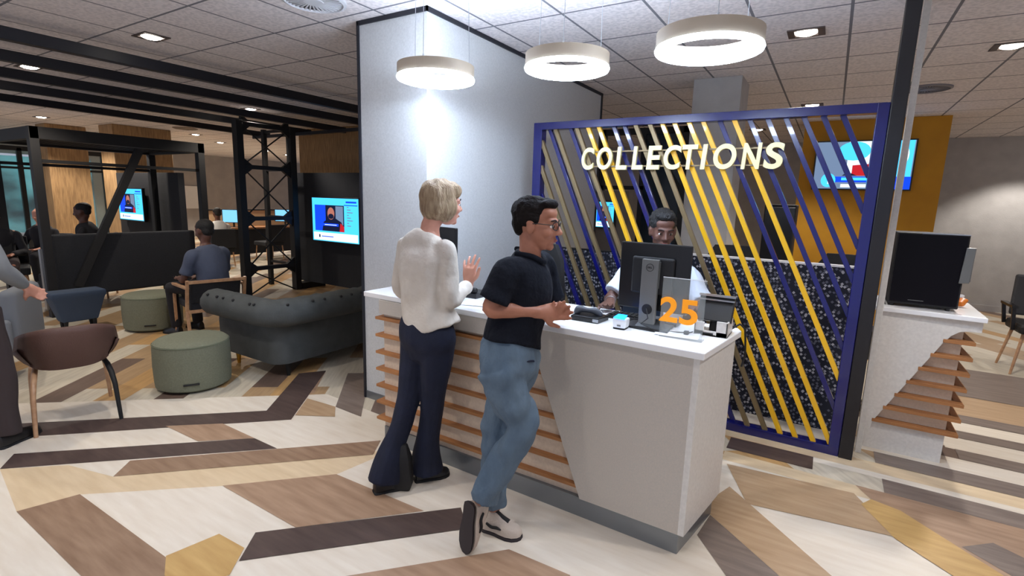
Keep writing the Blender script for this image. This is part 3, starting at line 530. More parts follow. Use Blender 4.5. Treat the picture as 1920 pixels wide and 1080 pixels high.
tag(make('paper_stack', b, paper_m), 'low stack of white papers left of the black box unit', 'paper stack')
t = thing('snack_packet', 'small orange and white packet behind the black box unit', 'packet', (.79, 4.38, CT))
make('wrapper', MB().limb([((.785, 4.36, CT+.02), .025, .018), ((.80, 4.39, CT+.045), .03, .014)]), mat('orange_foil', (232, 130, 40), .35), t, smooth=True); make('tip', MB().limb([((.79, 4.41, CT+.055), .018, .01), ((.795, 4.42, CT+.07), .016, .008)]), paper_m, t, smooth=True)

# ------------------------------------------------------------------ lounge furniture
# chesterfield sofa: outer skin swept round a U-shaped path (arm, back, arm)
t = thing('chesterfield_sofa', 'grey green chesterfield sofa with buttoned rolled arms, seen from behind', 'sofa', (-4.3, 3.4, 0))
path = []
def arc(cx, cy, r, a0, a1, n=8): return [(cx+r*math.cos(math.radians(a0+(a1-a0)*k/n)), cy+r*math.sin(math.radians(a0+(a1-a0)*k/n))) for k in range(n+1)]
path = [(-4.74+.05*k, 2.50) for k in range(0, 13)]+arc(-4.00, 2.64, .14, -90, 0)+[(-3.86, 2.64+.06*k) for k in range(1, 29)]+arc(-4.02, 4.40, .14, 0, 90)+[(-4.06-.05*k, 4.54) for k in range(0, 12)]
prof = [(0.0, .13), (.005, .40), (.0, .47)]+[(.045+.125*math.cos(math.radians(a)), .595+.118*math.sin(math.radians(a))) for a in range(-110, 181, 26)]+[(-.07, .52), (-.09, .40), (-.09, .13)]
rs = []; btn = []; dist = 0; nxt = .06
for i, (x, y) in enumerate(path):
    a = path[max(i-1, 0)]; b_ = path[min(i+1, len(path)-1)]; d = V((b_[0]-a[0], b_[1]-a[1], 0)).normalized(); o_ = V((d.y, -d.x, 0))
    if i: dist += (V((x, y, 0))-V((*path[i-1], 0))).length
    ring = []
    for u, z in prof:
        tuft = 0
        if z > .52: tuft = .012*abs(math.sin(math.pi*dist/.14))-.004
        p = V((x, y, z)); c = V((x, y, .6))+o_*.055; q = p+o_*u
        if tuft: q = q+(q-c).normalized()*tuft
        ring.append(q)
    rs.append(ring)
    if dist >= nxt: nxt += .14; btn.append((V((x, y, .6))+o_*.055, o_))
make('back_and_arms', MB().rings(rs), sofa_m, t, smooth=True)
make('seat', MB().box(-4.62, -3.98, 2.64, 4.46, .13, .36), sofa_m, t, bevel=.02)
for k in range(3): make('seat_cushion', MB().box(-4.66, -3.98, 2.66+.6*k, 3.25+.6*k, .36, .46), sofa_m, t, bevel=.035, smooth=True, seg=4)
for c, o_ in btn:
    p = c+(o_*.72+V((0, 0, .69)))*.119; make('button', MB().ell(p, (.013, .013, .013), n=10, m=6), blackmt, t, smooth=True)
for x, y in ((-4.6, 2.58), (-3.93, 2.64), (-3.93, 4.45), (-4.6, 4.5)): make('leg', MB().cyl((x, y, .14), (x, y, 0), .028, .014, n=14), chrome if x < -4.5 else blackmt, t, smooth=True)
def ottoman(label, x, y, r, h):
    t = thing('round_ottoman', label, 'ottoman', (x, y, 0), 'round felt ottomans')
    make('cover', MB().lathe([(.001, .012), (r-.03, .012), (r-.004, .03), (r, .08), (r+.004, h*.5), (r, h-.06), (r-.006, h-.022), (r-.028, h-.004), (r-.08, h+.002), (.001, h+.004)], (x, y, 0), n=56), otto_m, t, smooth=True)
    make('seam', MB().lathe([(r-.002, h-.032), (r+.001, h-.029), (r-.002, h-.026)], (x, y, 0), n=56, closed=True), mat('felt_dark', (104, 112, 92), .9), t)
    make('base', MB().cyl((x, y, 0), (x, y, .014), r-.05, n=40), blackmt, t)
    a = math.radians(-30); hx, hy = x+(r+.002)*math.cos(a), y+(r+.002)*math.sin(a); b = MB()
    b.bar((hx+.055*math.sin(a)*1, hy-.055*math.cos(a), .085), (hx-.055*math.sin(a), hy+.055*math.cos(a), .085), .016, .014); make('grip_slot', b, blackmt, t, bevel=.004)
ottoman('nearer sage green round ottoman beside the chesterfield', -4.36, 2.06, .275, .405); ottoman('farther sage green round ottoman in front of the black booth', -6.58, 2.72, .29, .41)
# blue-grey tapered stool
bluef = mat('slate_blue_fabric', (58, 72, 92), .85, bump=(200, .15))
t = thing('upholstered_stool', 'slate blue stool with flared seat in front of the black booth', 'stool', (-7.1, 2.2, 0))
make('seat', MB().rings([[V((-7.15+sx*.5*w_, 2.20+sy*w_, z)) for sx, sy in ((-1, -1), (1, -1), (1, 1), (-1, 1))] for w_, z in ((.16, .10), (.17, .13), (.235, .36), (.25, .38), (.25, .43), (.235, .445))]), bluef, t, bevel=.012, smooth=True)
for sy in (-1, 1):
    for sx in (-1, 1): make('leg', MB().cyl((-7.15+sx*.06, 2.20+sy*.13, .11), (-7.15+sx*.05, 2.20+sy*.135, 0), .022, .014, n=12), blackmt, t)
# brown shell chair with bent wooden legs, seen from behind
brownf = mat('brown_shell', (92, 66, 58), .6, bump=(150, .1)); ashw = wood('ash_wood', (196, 156, 120), (168, 126, 92), 0)
t = thing('shell_chair', 'brown shell armchair with bent pale wooden legs at left', 'chair', (-4.4, 1.28, 0), None, math.radians(-14), local=True)
rs = []
for j in range(15):
    v = j/14; ring = []
    for i in range(25):
        u = i/24*2-1
        if v < .5: q = v/.5; x = -.26+.46*q; hw = .22+.05*math.sin(q*math.pi*.9); z = .40+.03*abs(u)**3+.14*abs(u)**6*(q)
        else: q = (v-.5)/.5; x = .20+.10*math.sin(q*math.pi/2)-.20*abs(u)**3; hw = .265-.02*q; z = .41+.29*q*(1-.25*abs(u)**4)+.10*abs(u)**4*(1-q)
        ring.append(V((x, u*hw, z)))
    rs.append(ring)
vs = [p for r in rs for p in r]; fs = [(j*25+i, j*25+i+1, (j+1)*25+i+1, (j+1)*25+i) for j in range(14) for i in range(24)]
sh = MB().add(vs, fs); o = make('shell', sh, brownf, t, smooth=True)
md = o.modifiers.new('s', 'SOLIDIFY'); md.thickness = .03; md.offset = 0
make('seat_pad', MB().ell((-.03, 0, .43), (.21, .2, .03)), brownf, t, smooth=True)
for s in (-1, 1):
    make('leg', MB().tube([(-.25, s*.22, 0), (-.23, s*.21, .25), (-.20, s*.20, .33), (-.12, s*.19, .37), (.0, s*.18, .38)], [.012, .015, .017, .017, .015], 10), ashw, t, smooth=True)
    make('leg', MB().tube([(.29, s*.22, 0), (.25, s*.21, .25), (.21, s*.20, .33), (.12, s*.19, .37), (.0, s*.18, .38)], [.012, .015, .017, .017, .015], 10), ashw if s < 0 else blackmt, t, smooth=True)
# grey lounge chair at the very left
t = thing('lounge_chair', 'blurred grey low lounge chair at the left edge behind the brown chair', 'chair', (-5.75, 1.12, 0), None, math.radians(60), local=True)
greyf = mat('dusty_grey_fabric', (112, 116, 122), .9)
make('seat', MB().box(-.3, .3, -.3, .3, .28, .42), greyf, t, bevel=.04, smooth=True, seg=4); make('backrest', MB().box(.22, .34, -.3, .3, .3, .78), greyf, t, bevel=.05, smooth=True, seg=4)
for sy in (-1, 1): make('arm', MB().box(-.28, .3, sy*.33-.04, sy*.33+.04, .28, .56), greyf, t, bevel=.03, smooth=True, seg=4)
for sx in (-1, 1):
    for sy in (-1, 1): make('leg', MB().cyl((sx*.24, sy*.26, .29), (sx*.26, sy*.28, 0), .018, .012, n=10), ashw, t)
# armchair of the seated man
t = thing('wooden_armchair', 'pale wood framed armchair with the seated man between ottoman and sofa', 'chair', (-5.72, 2.93, 0), None, math.radians(-12), local=True)
make('backrest', MB().prism([(.16, -.24, .42), (.16, .24, .42), (.235, .24, .66), (.235, -.24, .66)], (.05, 0, 0)), navyf, t, bevel=.015)
make('seat', MB().box(-.28, .2, -.24, .24, .34, .43), navyf, t, bevel=.02)
for s in (-1, 1):
    make('side_frame', MB().bar((.29, s*.275, .68), (.20, s*.275, .34), .03, .03).bar((.20, s*.275, .36), (.26, s*.275, 0), .03, .03).bar((-.28, s*.275, 0), (-.26, s*.275, .58), .03, .03).bar((-.27, s*.275, .58), (.27, s*.275, .60), .04, .025), ashw, t, bevel=.004)
make('crossbar', MB().bar((.29, -.27, .66), (.29, .27, .66), .03, .03), ashw, t); make('crossbar', MB().bar((.22, -.27, .34), (.22, .27, .34), .03, .03), ashw, t)

# black booth frame with banquette, lattice tower
def chan(mb, a, b, w=.1): return mb.bar(a, b, w, w)
t = thing('steel_booth', 'black steel booth frame with slatted top around the banquette', 'booth', (-8.6, 3.15, 0))
for x, y in ((-8.0, 2.24), (-8.0, 4.1), (-9.5, 2.24), (-9.5, 4.1)): make('post', MB().box(x-.05, x+.05, y-.045, y+.045, 0, 2.27), blackmt, t, bevel=.004)
make('top_ring', MB().box(-8.05, -7.95, 2.2, 4.15, 2.13, 2.27).box(-9.55, -9.45, 2.2, 4.15, 2.13, 2.27).box(-9.5, -8.0, 2.2, 2.28, 2.13, 2.27).box(-9.5, -8.0, 4.06, 4.14, 2.13, 2.27), blackmt, t, bevel=.004)
for k in range(9): make('roof_slat', MB().box(-9.35+.15*k, -9.31+.15*k, 2.25, 4.1, 2.16, 2.25), blackmt, t)
for x in (-8.0, -9.5): make('rail', MB().box(x-.02, x+.02, 2.24, 4.1, 1.86, 1.90), blackmt, t)
make('brace', MB().bar((-8.0, 3.32, 2.1), (-8.0, 2.50, .35), .09, .06, (1, 0, 0)), blackmt, t, bevel=.003)
t = thing('banquette', 'long dark banquette back facing the lounge inside the black booth', 'banquette', (-8.25, 3.1, 0))
make('backrest', MB().box(-8.16, -8.06, 2.32, 3.98, .22, 1.0), navyf, t, bevel=.02); make('seat', MB().box(-8.75, -8.16, 2.32, 3.98, .22, .46), navyf, t, bevel=.03)
for y in (2.5, 3.8): make('leg', MB().box(-8.2, -8.1, y-.03, y+.03, 0, .23), blackmt, t); make('leg', MB().box(-8.7, -8.6, y-.03, y+.03, 0, .23), blackmt, t)
make('side_post', MB().box(-8.05, -7.99, 2.17, 2.20, .1, .84), steel, t, label='pale metal upright')
t = thing('lattice_tower', 'black steel lattice tower with X bracing rising to the ceiling beams', 'tower', (-7.5, 4.85, 0))
for y in (4.40, 5.27): make('post', MB().box(-7.56, -7.44, y-.05, y+.05, 0, 2.62), blackmt, t, bevel=.004)
for y in (5.27,): make('rear_post', MB().box(-8.26, -8.18, y-.03, y+.03, 0, 2.62), blackmt, t, bevel=.004)
zs = [.42, 1.19, 1.96, 2.58]
for z in zs:
    make('rung', MB().box(-7.54, -7.46, 4.42, 5.25, z-.03, z+.03), blackmt, t, bevel=.004)
    for s, y in ((1, 4.45), (-1, 5.22)):
        make('gusset', MB().prism([(-7.53, y, z-.13), (-7.53, y+s*.13, z-.03), (-7.53, y+s*.13, z+.03), (-7.53, y, z+.13)], (.06, 0, 0)), blackmt, t)
    make('side_rung', MB().box(-8.22, -7.5, 5.25, 5.29, z-.02, z+.02), blackmt, t)
for z0, z1 in zip([.0]+zs[:-1], zs): make('cross_brace', MB().tube([(-7.5, 4.42, z0), (-7.5, 5.25, z1)], .011, 6).tube([(-7.49, 5.25, z0), (-7.49, 4.42, z1)], .011, 6), blackmt, t)
# timber clad pillars
def pillar(label, x0, x1, y0, y1): tag(make('timber_pillar', MB().box(x0, x1, y0, y1, 0, CEIL-.002), woodclad, bevel=.01), label, 'pillar', 'timber clad pillars in the lobby')
pillar('timber clad pillar seen through the left bay of the black booth', -13.9, -13.4, 3.95, 4.62); pillar('broad timber clad pillar above the smaller television', -12.6, -12.0, 4.55, 5.60)
# far desks
t = thing('lobby_desk', 'long lobby desk with low screens seen inside the lattice tower', 'desk', (-12.2, 7.6, 0))
make('top', MB().box(-12.6, -11.9, 6.5, 8.9, .70, .74), oak_m, t); make('modesty_panel', MB().box(-12.0, -11.97, 6.6, 8.8, .1, .7), blackmt, t); make('screen_panel', MB().box(-12.62, -12.58, 6.5, 8.9, .74, 1.12), mat('warm_screen_panel', (206, 178, 140), .7), t); make('rail', MB().box(-12.64, -12.56, 6.4, 8.95, 1.12, 1.15), blackmt, t)
for y in (6.6, 8.8): make('leg', MB().box(-12.55, -12.5, y-.03, y+.03, 0, .7), blackmt, t)
def far_mon(label, x, y, rot):
    t = thing('computer_monitor', label, 'monitor', (x, y, .74), 'far lobby computer monitors', rot, local=True)
    make('housing', MB().box(-.01, .02, -.25, .25, .1, .42), blackpl, t); make('screen', MB().box(.0201, .022, -.235, .235, .115, .405), em('screen_pale', (120, 190, 240), 1.2), t); make('stand', MB().box(-.02, 0, -.02, .02, 0, .2).box(-.08, .08, -.1, .1, 0, .01), blackmt, t)
far_mon('glowing lobby monitor just left of the lattice tower', -12.2, 6.93, -.9); far_mon('glowing lobby monitor at the right post of the lattice tower', -12.2, 8.3, -.9)
# white box standing for the lamp-lit patch of far wall by the booth post
tag(make('lit_wall_patch', MB().box(-18.999, -18.94, 9.05, 9.75, .95, 1.72), white_lam), 'white patch standing for lamplight on the far lobby wall beside the booth post', 'panel')

# ------------------------------------------------------------------ office chairs
def office_chair(label, x, y, rot, z=.47, top=1.2, arms=True, m=blackmt):
    t = thing('office_chair', label, 'chair', (x, y, 0), 'black office chairs', rot, local=True)      # sitter faces -y
    make('seat', MB().box(-.23, .23, -.23, .22, z-.07, z), m, t, bevel=.03, smooth=True, seg=4)
    make('backrest', MB().rings([[V((u*w_, .24+.05*(1-abs(u))-.03*math.sin(zz*3)+dy, z+.12+(top-z-.12)*zz)) for dy in (0, .03) for u in ((-1, -.5, 0, .5, 1) if dy == 0 else (1, .5, 0, -.5, -1))] for zz, w_ in ((0, .17), (.15, .21), (.5, .23), (.85, .21), (1, .15))]), m, t, smooth=True)
    make('spine', MB().bar((0, .29, z+.3), (0, .2, z-.05), .05, .02), blackpl, t)
    if arms:
        for s in (-1, 1): a = make('armrest', MB().box(s*.27-.03, s*.27+.03, -.14, .12, z+.18, z+.205), blackpl, t, bevel=.008); make('arm_post', MB().bar((s*.27, .0, z+.18), (s*.25, .02, z-.05), .02, .04), blackpl, a)
    make('gas_column', MB().cyl((0, 0, z-.07), (0, 0, .1), .028, n=14), blackpl, t)
    for k in range(5):
        a = 2*math.pi*k/5; c, s = math.cos(a), math.sin(a); f = make('foot_spoke', MB().bar((0, 0, .11), (.27*c, .27*s, .075), .04, .03), blackpl, t); make('castor', MB().cyl((.27*c-.012*s, .27*s+.012*c, .03), (.27*c+.012*s, .27*s-.012*c, .03), .029, n=14), blackpl, f)
office_chair('empty black office chair behind the counter beside the man in navy', -1.60, 3.45, math.radians(150), .48, 1.30)
office_chair('black office chair top showing above the flecked divider, left of the mustard wall', -.69, 4.75, math.radians(10), .48, 1.245)
office_chair('black office chair top showing above the divider by the right screen post', .11, 4.85, math.radians(-10), .48, 1.225)
office_chair('black office chair the seated clerk sits on', -.90, 3.42, 0, .5, 1.15)
t = thing('visitor_chair', 'dark visitor chair with slim wooden legs at the right edge', 'chair', (1.95, 7.12, 0), None, math.radians(2), local=True)
make('backrest', MB().box(-.22, .22, .2, .25, .55, .98), mat('charcoal_mesh', (58, 58, 60), .8), t, bevel=.02); make('seat', MB().box(-.24, .24, -.24, .22, .42, .52), blackmt, t, bevel=.03)
for s in (-1, 1):
    make('armrest', MB().bar((s*.28, -.16, .68), (s*.28, .2, .68), .05, .025).bar((s*.28, -.12, .68), (s*.26, -.12, .44), .025, .03).bar((s*.28, .2, .68), (s*.25, .2, .46), .025, .03), blackpl, t)
    for y in (-.2, .2): make('leg', MB().cyl((s*.18, y*.8, .43), (s*.24, y*1.1, 0), .016, .011, n=10), ashw, t)

# ------------------------------------------------------------------ people
def frame(f, up=(0, 0, 1)):
    f = V(f).normalized(); r = f.cross(V(up)).normalized(); u = r.cross(f); return Matrix((r, f, u)).transposed()
def head_mb(b, c, M, s=1.0):
    c = V(c)
    def E(p, r): b.ell(c+M @ (V(p)*s), tuple(q*s for q in r), M, 18, 12)
    E((0, -.018, .032), (.074, .094, .088)); E((0, .018, -.02), (.064, .072, .085)); E((0, .03, -.065), (.048, .052, .045)); E((0, .066, -.092), (.022, .018, .018))
    E((0, .072, .022), (.052, .022, .014)); E((-.031, .0775, .009), (.016, .013, .007)); E((.031, .0775, .009), (.016, .013, .007)); E((-.031, .0775, -.010), (.014, .010, .005)); E((.031, .0775, -.010), (.014, .010, .005)); E((0, .050, .055), (.058, .036, .035))
    for q in (-1, 1): E((q*.036, .058, -.028), (.026, .026, .026)); E((q*.076, -.006, -.008), (.010, .020, .031)); E((q*.079, -.010, .008), (.010, .016, .014))
    b.limb([(c+M @ (V((0, .088, .012))*s), .008*s), (c+M @ (V((0, .102, -.014))*s), .010*s), (c+M @ (V((0, .108, -.028))*s), .014*s)])
    for q in (-1, 1): E((q*.012, .096, -.032), (.009, .011, .008))
    E((0, .084, -.058), (.024, .010, .006)); E((0, .082, -.067), (.021, .010, .007))
def face_bits(t, c, M, s=1.0, glasses=False):
    c = V(c); ew = mat('eye_white', (236, 232, 228), .2); ei = mat('iris', (54, 38, 28), .2)
    for q in (-1, 1):
        e_ = make('eye', MB().ell(c+M @ (V((q*.031, .0765, .001))*s), (.0115*s,)*3, M), ew, t, smooth=True)
        make('iris', MB().ell(c+M @ (V((q*.031, .0872, .000))*s), (.0072*s, .0025*s, .0072*s), M), ei, e_, smooth=True)
        make('eyebrow', MB().limb([(c+M @ (V((q*.014, .093, .022))*s), .003*s), (c+M @ (V((q*.032, .091, .028))*s), .004*s), (c+M @ (V((q*.048, .079, .024))*s), .003*s)]), mat('brow_hair', (52, 38, 32), .9), t, smooth=True)
    make('lips', MB().ell(c+M @ (V((0, .0905, -.0625))*s), (.021*s, .006*s, .0065*s), M), mat('lip', (150, 84, 78), .5), t, smooth=True)
    if glasses:
        g = MB()
        for q in (-1, 1):
            g.tube([c+M @ (V((q*.034+.026*math.cos(a), .101-.012*abs(math.cos(a)) if math.cos(a)*q > 0 else .101, .004+.018*math.sin(a)))*s) for a in [2*math.pi*k/20 for k in range(20)]], .0022, 6, closed=True)
            g.tube([c+M @ (V((q*.060, .090, .008))*s), c+M @ (V((q*.078, .03, .010))*s), c+M @ (V((q*.083, -.02, .006))*s)], .002, 6)
        g.tube([c+M @ (V((-.009, .103, .008))*s), c+M @ (V((.009, .103, .008))*s)], .002, 6); make('glasses', g, blackpl, t, smooth=True)
def hand_mb(b, w, D, N, side, curl=(.3, .35, .4, .45), s=1.0, spread=.08, thumb=.5):
    # w wrist, D finger direction, N palm faces this way, side = +1/-1 on which lateral side (D x N) the thumb is
    w = V(w); D = V(D).normalized(); N = V(N); N = (N-D*N.dot(D)).normalized(); Lt = D.cross(N)
    b.limb([(w-D*.02*s, .026*s, .019*s), (w+D*.02*s, .031*s, .018*s), (w+D*.055*s, .039*s, .016*s), (w+D*.085*s, .040*s, .013*s)], wdir=Lt)
    for k in range(4):
        o = (.028-.0187*k)*side; base = w+D*(.084-.006*abs(k-1.2))*s+Lt*o*s; ln = (.070, .078, .073, .058)[k]*s
        d = (D+Lt*(1.5-k)*spread*side).normalized(); p = base; pts = [(p-d*.012*s, .0092*s), (p, .0092*s)]; ax = Lt
        for j, f in enumerate((.45, .3, .25)):
            d = (Matrix.Rotation(curl[k]*(.7 if j == 0 else 1)*(-1), 3, ax) @ d); p = p+d*ln*f
            pts.append((p, (.0086, .0078, .0066)[j]*s))
        b.limb(pts, n=10)
    tb = w+D*.028*s+Lt*side*.024*s; d1 = (D*.62+Lt*side*.72+N*(.25+thumb*.3)).normalized(); d2 = (D*.85+Lt*side*(.35-thumb*.3)+N*(.2+thumb*.4)).normalized()
    b.limb([(tb-d1*.01, .013*s), (tb+d1*.034*s, .0115*s), (tb+d1*.034*s+d2*.028*s, .0098*s), (tb+d1*.034*s+d2*.052*s, .0078*s)], n=10)
def shoe(t, heel, toe, tilt_n, m_up, m_sole, h=.085, w=.048, laces=None, name='shoe'):
    # heel, toe: ends of the sole line; tilt_n: direction from sole to instep
    heel = V(heel); toe = V(toe); d = (toe-heel).normalized(); n = V(tilt_n); n = (n-d*n.dot(d)).normalized(); x = d.cross(n); L_ = (toe-heel).length
    def R(f, ww, hh, z0=0): return [heel+d*L_*f+x*ww*math.cos(a)+n*(z0+max(0, math.sin(a))*hh if math.sin(a) > 0 else z0) for a in [2*math.pi*k/20 for k in range(20)]]
    P = [(.0, .5, .55), (.03, .72, .9), (.12, .80, 1.0), (.26, .78, 1.0), (.38, .80, .92), (.52, .92, .72), (.68, 1.0, .58), (.84, .9, .46), (.95, .6, .36), (1.0, .25, .2)]
    o = make(name, MB().rings([R(f, w*a, h*b_, .018) for f, a, b_ in P]), m_up, t, smooth=True)
    make('sole', MB().rings([R(f*1.03-.015, w*a*1.06, .012, .0)+[] for f, a, b_ in P]).rings([R(f*1.03-.015, w*a*1.06, .014, .006) for f, a, b_ in P]), m_sole, o, smooth=True)
    if laces:
        make('laces', MB().rings([[p+n*.006 for p in R(f, w*a*.55, h*b_*1.02, .018)] for f, a, b_ in P[3:7]]), laces, o, smooth=True)
        for s_ in (-1, 1): make('stripe', MB().limb([(heel+d*L_*.18+x*s_*w*.80+n*.055, .006), (heel+d*L_*.3+x*s_*w*.84+n*.045, .007), (heel+d*L_*.45+x*s_*w*.90+n*.05, .007), (heel+d*L_*.55+x*s_*w*.86+n*.045, .004)]), laces, o, smooth=True)
    return o
def person(label, base, rot, vox, skin, head, hdir, torso, sdir, arms, legs, hands, s=1.0, group=None, hup=(0, 0, 1)):
    # torso: [(centre, half width, half depth)] pelvis to neck base; sdir: direction from left to right shoulder
    t = thing('person', label, 'person', base, group, rot, local=True); M = frame(hdir, hup); b = MB()
    head_mb(b, head, M, s); nb = V(torso[-1][0]); b.limb([(nb-V((0, 0, .04)), .058, .052), (nb+V((0, 0, .03)), .05), (V(head)+M @ V((0, -.03, -.05)), .050)])
    b.limb([(q[0], q[1]*(.84 if 0 < k_ < len(torso)-1 else .9), q[2]*(.84 if 0 < k_ < len(torso)-1 else .9)) for k_, q in enumerate(torso)], 20, wdir=sdir)
    for A in arms:
        sh, el, wr = map(V, A[:3]); b.limb([(nb.lerp(sh, .55)+V((0, 0, -.03)), .030), (sh+V((0, 0, -.012)), .038), (sh.lerp(el, .45), .036), (el, .035), (el.lerp(wr, .3), .037), (el.lerp(wr, .75), .028), (wr, .0235, .021)])
    for h in hands: hand_mb(b, *h[:4], **(h[4] if len(h) > 4 else {}))
    for Lg in legs:
        hp, kn, an = map(V, Lg[:3]); b.limb([(hp, .070), (hp.lerp(kn, .5), .058), (kn, .044), (kn.lerp(an, .3), .044), (an, .034)])
        if len(Lg) > 3: b.limb([(an, .034), (V(Lg[3]), .03, .02)])
    make('body', b, skin, t, remesh=vox, smit=2); return t, M
RCAM = math.radians(31.66)
cream_top = mat('cream_knit', (224, 216, 204), .85, noise=(7, (206, 196, 182), .25), bump=(16, .6)); navyj = mat('dark_navy_denim', (18, 26, 52), .85, noise=(12, (12, 18, 38), .3), bump=(160, .15))
navyshirt = mat('navy_cotton', (15, 19, 30), .85, bump=(20, .5), noise=(9, (11, 14, 23), .3), spec=.2); jeans = mat('light_blue_denim', (108, 126, 140), .85, noise=(6, (70, 90, 110), .25), bump=(22, .6), stretch=(1, 1, .5))
blonde = mat('ash_blonde_hair', (176, 154, 122), .6, noise=(14, (124, 98, 72), .2), stretch=(4, 4, .8), bump=(40, .5)); darkhair = mat('dark_brown_hair', (26, 19, 17), .85, bump=(60, .5), noise=(20, (16, 12, 11), .3), spec=.2); blackhair = mat('black_hair', (20, 18, 18), .7, bump=(80, .5))

# --- woman with her back to the camera
hd = (.80, .60, 0); sd = (.80, -.60, 0)
HC = (.140, .055, 1.562)
WT = [((.062, 0, .86), .155, .115), ((.058, .0, 1.0), .128, .098), ((.052, .0, 1.15), .145, .105), ((.052, .005, 1.29), .160, .100), ((.062, .01, 1.375), .110, .07), ((.08, .02, 1.42), .055, .05)]
Rsh, Rel, Rwr = (.182, -.095, 1.350), (.205, -.085, 1.072), (.278, .11, 1.120)
Lsh, Lel, Lwr = (-.070, .105, 1.350), (-.112, .145, 1.085), (.03, .30, 1.05)
t, M = person('person in a cream long sleeved top and flared navy trousers with short blonde hair', (-1.86, 2.02, 0), RCAM, .0055, skin1, HC, hd, WT, sd, [(Rsh, Rel, Rwr), (Lsh, Lel, Lwr)],
    [((.125, -.045, .85), (.088, .0, .42), (.052, .01, .08)), ((-.0, .05, .85), (-.045, -.01, .44), (-.150, -.125, .10))],
    [(Rwr, (.06, .10, 1), (-.45, -1, .1), 1, dict(curl=(.10, .16, .22, .28), spread=.20, thumb=.0, s=1.08)), (Lwr, (.7, .6, -.1), (0, 0, -1), 1, {})])
face_bits(t, HC, M)
b = MB(); hc = V(HC)
for p, r in (((0, -.030, .045), (.090, .106, .092)), ((0, -.058, -.010), (.084, .070, .082)), ((-.052, -.010, -.010), (.040, .062, .085)), ((.052, -.010, -.010), (.040, .062, .085)), ((0, .040, .090), (.064, .050, .036)), ((0, -.065, -.055), (.062, .045, .045)), ((.04, .05, .07), (.04, .04, .04)), ((-.04, .05, .07), (.04, .04, .04))): b.ell(hc+M @ V(p), r, M)
make('hair', b, blonde, t, remesh=.006, smit=5, wob=(.010, (30, 30, 9)))
def sleeve(b, A, k, upto=1, rr=(.040, .043, .048, .049, .046, .036)):
    sh, el, wr = map(V, A); sh = sh+V((0, 0, -.012)); pts = [(k, rr[0]), (sh, rr[1]), (sh.lerp(el, .45), rr[2]), (el, rr[3])]
    if upto > .5: pts += [(el.lerp(wr, .4), rr[4]), (el.lerp(wr, upto), rr[5])]
    b.limb(pts)
b = MB(); b.limb([((.098, -.005, .892), .176, .132), ((.070, 0, .975), .165, .126), ((.056, .0, 1.08), .146, .116), ((.052, .0, 1.18), .158, .120), ((.052, .005, 1.27), .178, .112), ((.056, .008, 1.34), .172, .080), ((.060, .006, 1.378), .125, .080), ((.070, .012, 1.412), .076, .066)], 22, wdir=sd, dome=False)
sleeve(b, (Rsh, Rel, Rwr), V((.12, -.045, 1.335)), .86); sleeve(b, (Lsh, Lel, Lwr), V((0, .05, 1.335)), .86)
make('top', b, cream_top, t, remesh=.007, smit=12, wob=(.012, (17, 17, 9)), label='cream long sleeved top')
b = MB(); b.limb([((.062, 0, .965), .145, .108), ((.063, 0, .90), .172, .128), ((.066, 0, .83), .180, .13), ((.066, 0, .77), .160, .105)], 22, wdir=sd)
b.limb([((.130, -.045, .84), .096), ((.118, -.03, .66), .086), ((.095, .0, .45), .063), ((.075, .005, .28), .066), ((.060, .01, .13), .082), ((.060, .01, .045), .096)], dome=False)
b.limb([((.0, .05, .84), .096), ((-.015, .03, .66), .080), ((-.045, -.01, .45), .062), ((-.085, -.055, .30), .060), ((-.130, -.105, .15), .078), ((-.148, -.125, .055), .088)], dome=False)
make('trousers', b, navyj, t, remesh=.007, smit=3, wob=(.008, (14, 14, 6)), label='flared dark navy trousers')
shoe(t, (.0, -.03, 0), (.185, .055, 0), (0, 0, 1), blackpl, blackmt, .08, .042); shoe(t, (-.195, -.165, .0), (-.02, -.06, 0), (0, 0, 1), blackpl, blackmt, .08, .042)
# --- handbag on the floor between her feet
t = thing('handbag', 'black handbag with gold chain standing on the floor between navy trouser legs', 'handbag', (-1.86, 1.91, 0))
make('body', MB().rings([[V((-1.86+u*w_*.85-v_*d_*.5, 1.91+u*w_*.5+v_*d_*.85, z)) for u, v_ in ((-1, -1), (1, -1), (1, 1), (-1, 1))] for w_, d_, z in ((.055, .05, 0), (.058, .052, .05), (.05, .042, .18), (.03, .02, .26))]), blackmt, t, bevel=.012, smooth=True)
make('chain_strap', MB().tube([(-1.88+.03*k/10, 1.90+.02*k/10, .255+.035*math.sin(math.pi*k/10)) for k in range(11)], .003, 6), chrome, t)

# --- man leaning at the counter, side on
HC = (.150, .08, 1.490); hd = (.93, -.36, -.04); sd = (-.40, -.92, 0); MB_ = (-1.2, 1.86, 0)
MT = [((.045, .03, .90), .150, .108), ((.058, .05, 1.0), .140, .100), ((.085, .07, 1.14), .150, .104), ((.105, .08, 1.25), .160, .104), ((.108, .085, 1.32), .115, .070), ((.122, .08, 1.36), .06, .055)]
Rsh, Rel, Rwr = (.025, -.065, 1.290), (-.045, -.105, 1.140), (.165, -.045, 1.118)
Lsh, Lel, Lwr = (.185, .235, 1.290), (.255, .28, 1.07), (.275, .08, 1.095)
hA = ((.09, .08, .88), (.0, .05, .56), (-.012, .055, .11)); hB = ((.0, -.05, .88), (.118, -.06, .60), (-.070, -.095, .25))
t, M = person('person in a navy short sleeved shirt and light blue jeans leaning on the counter', MB_, RCAM, .0055, skin2, HC, hd, MT, sd, [(Rsh, Rel, Rwr), (Lsh, Lel, Lwr)], [hA, hB],
    [(Rwr, (1, .30, .0), (-.1, .9, -.35), -1, dict(curl=(.5, .55, .6, .65), thumb=.3, s=1.05)), (Lwr, (-.2, -.9, .12), (-.35, .1, -1), -1, dict(curl=(.5, .6, .6, .6)))])
face_bits(t, HC, M, 1.0, True)
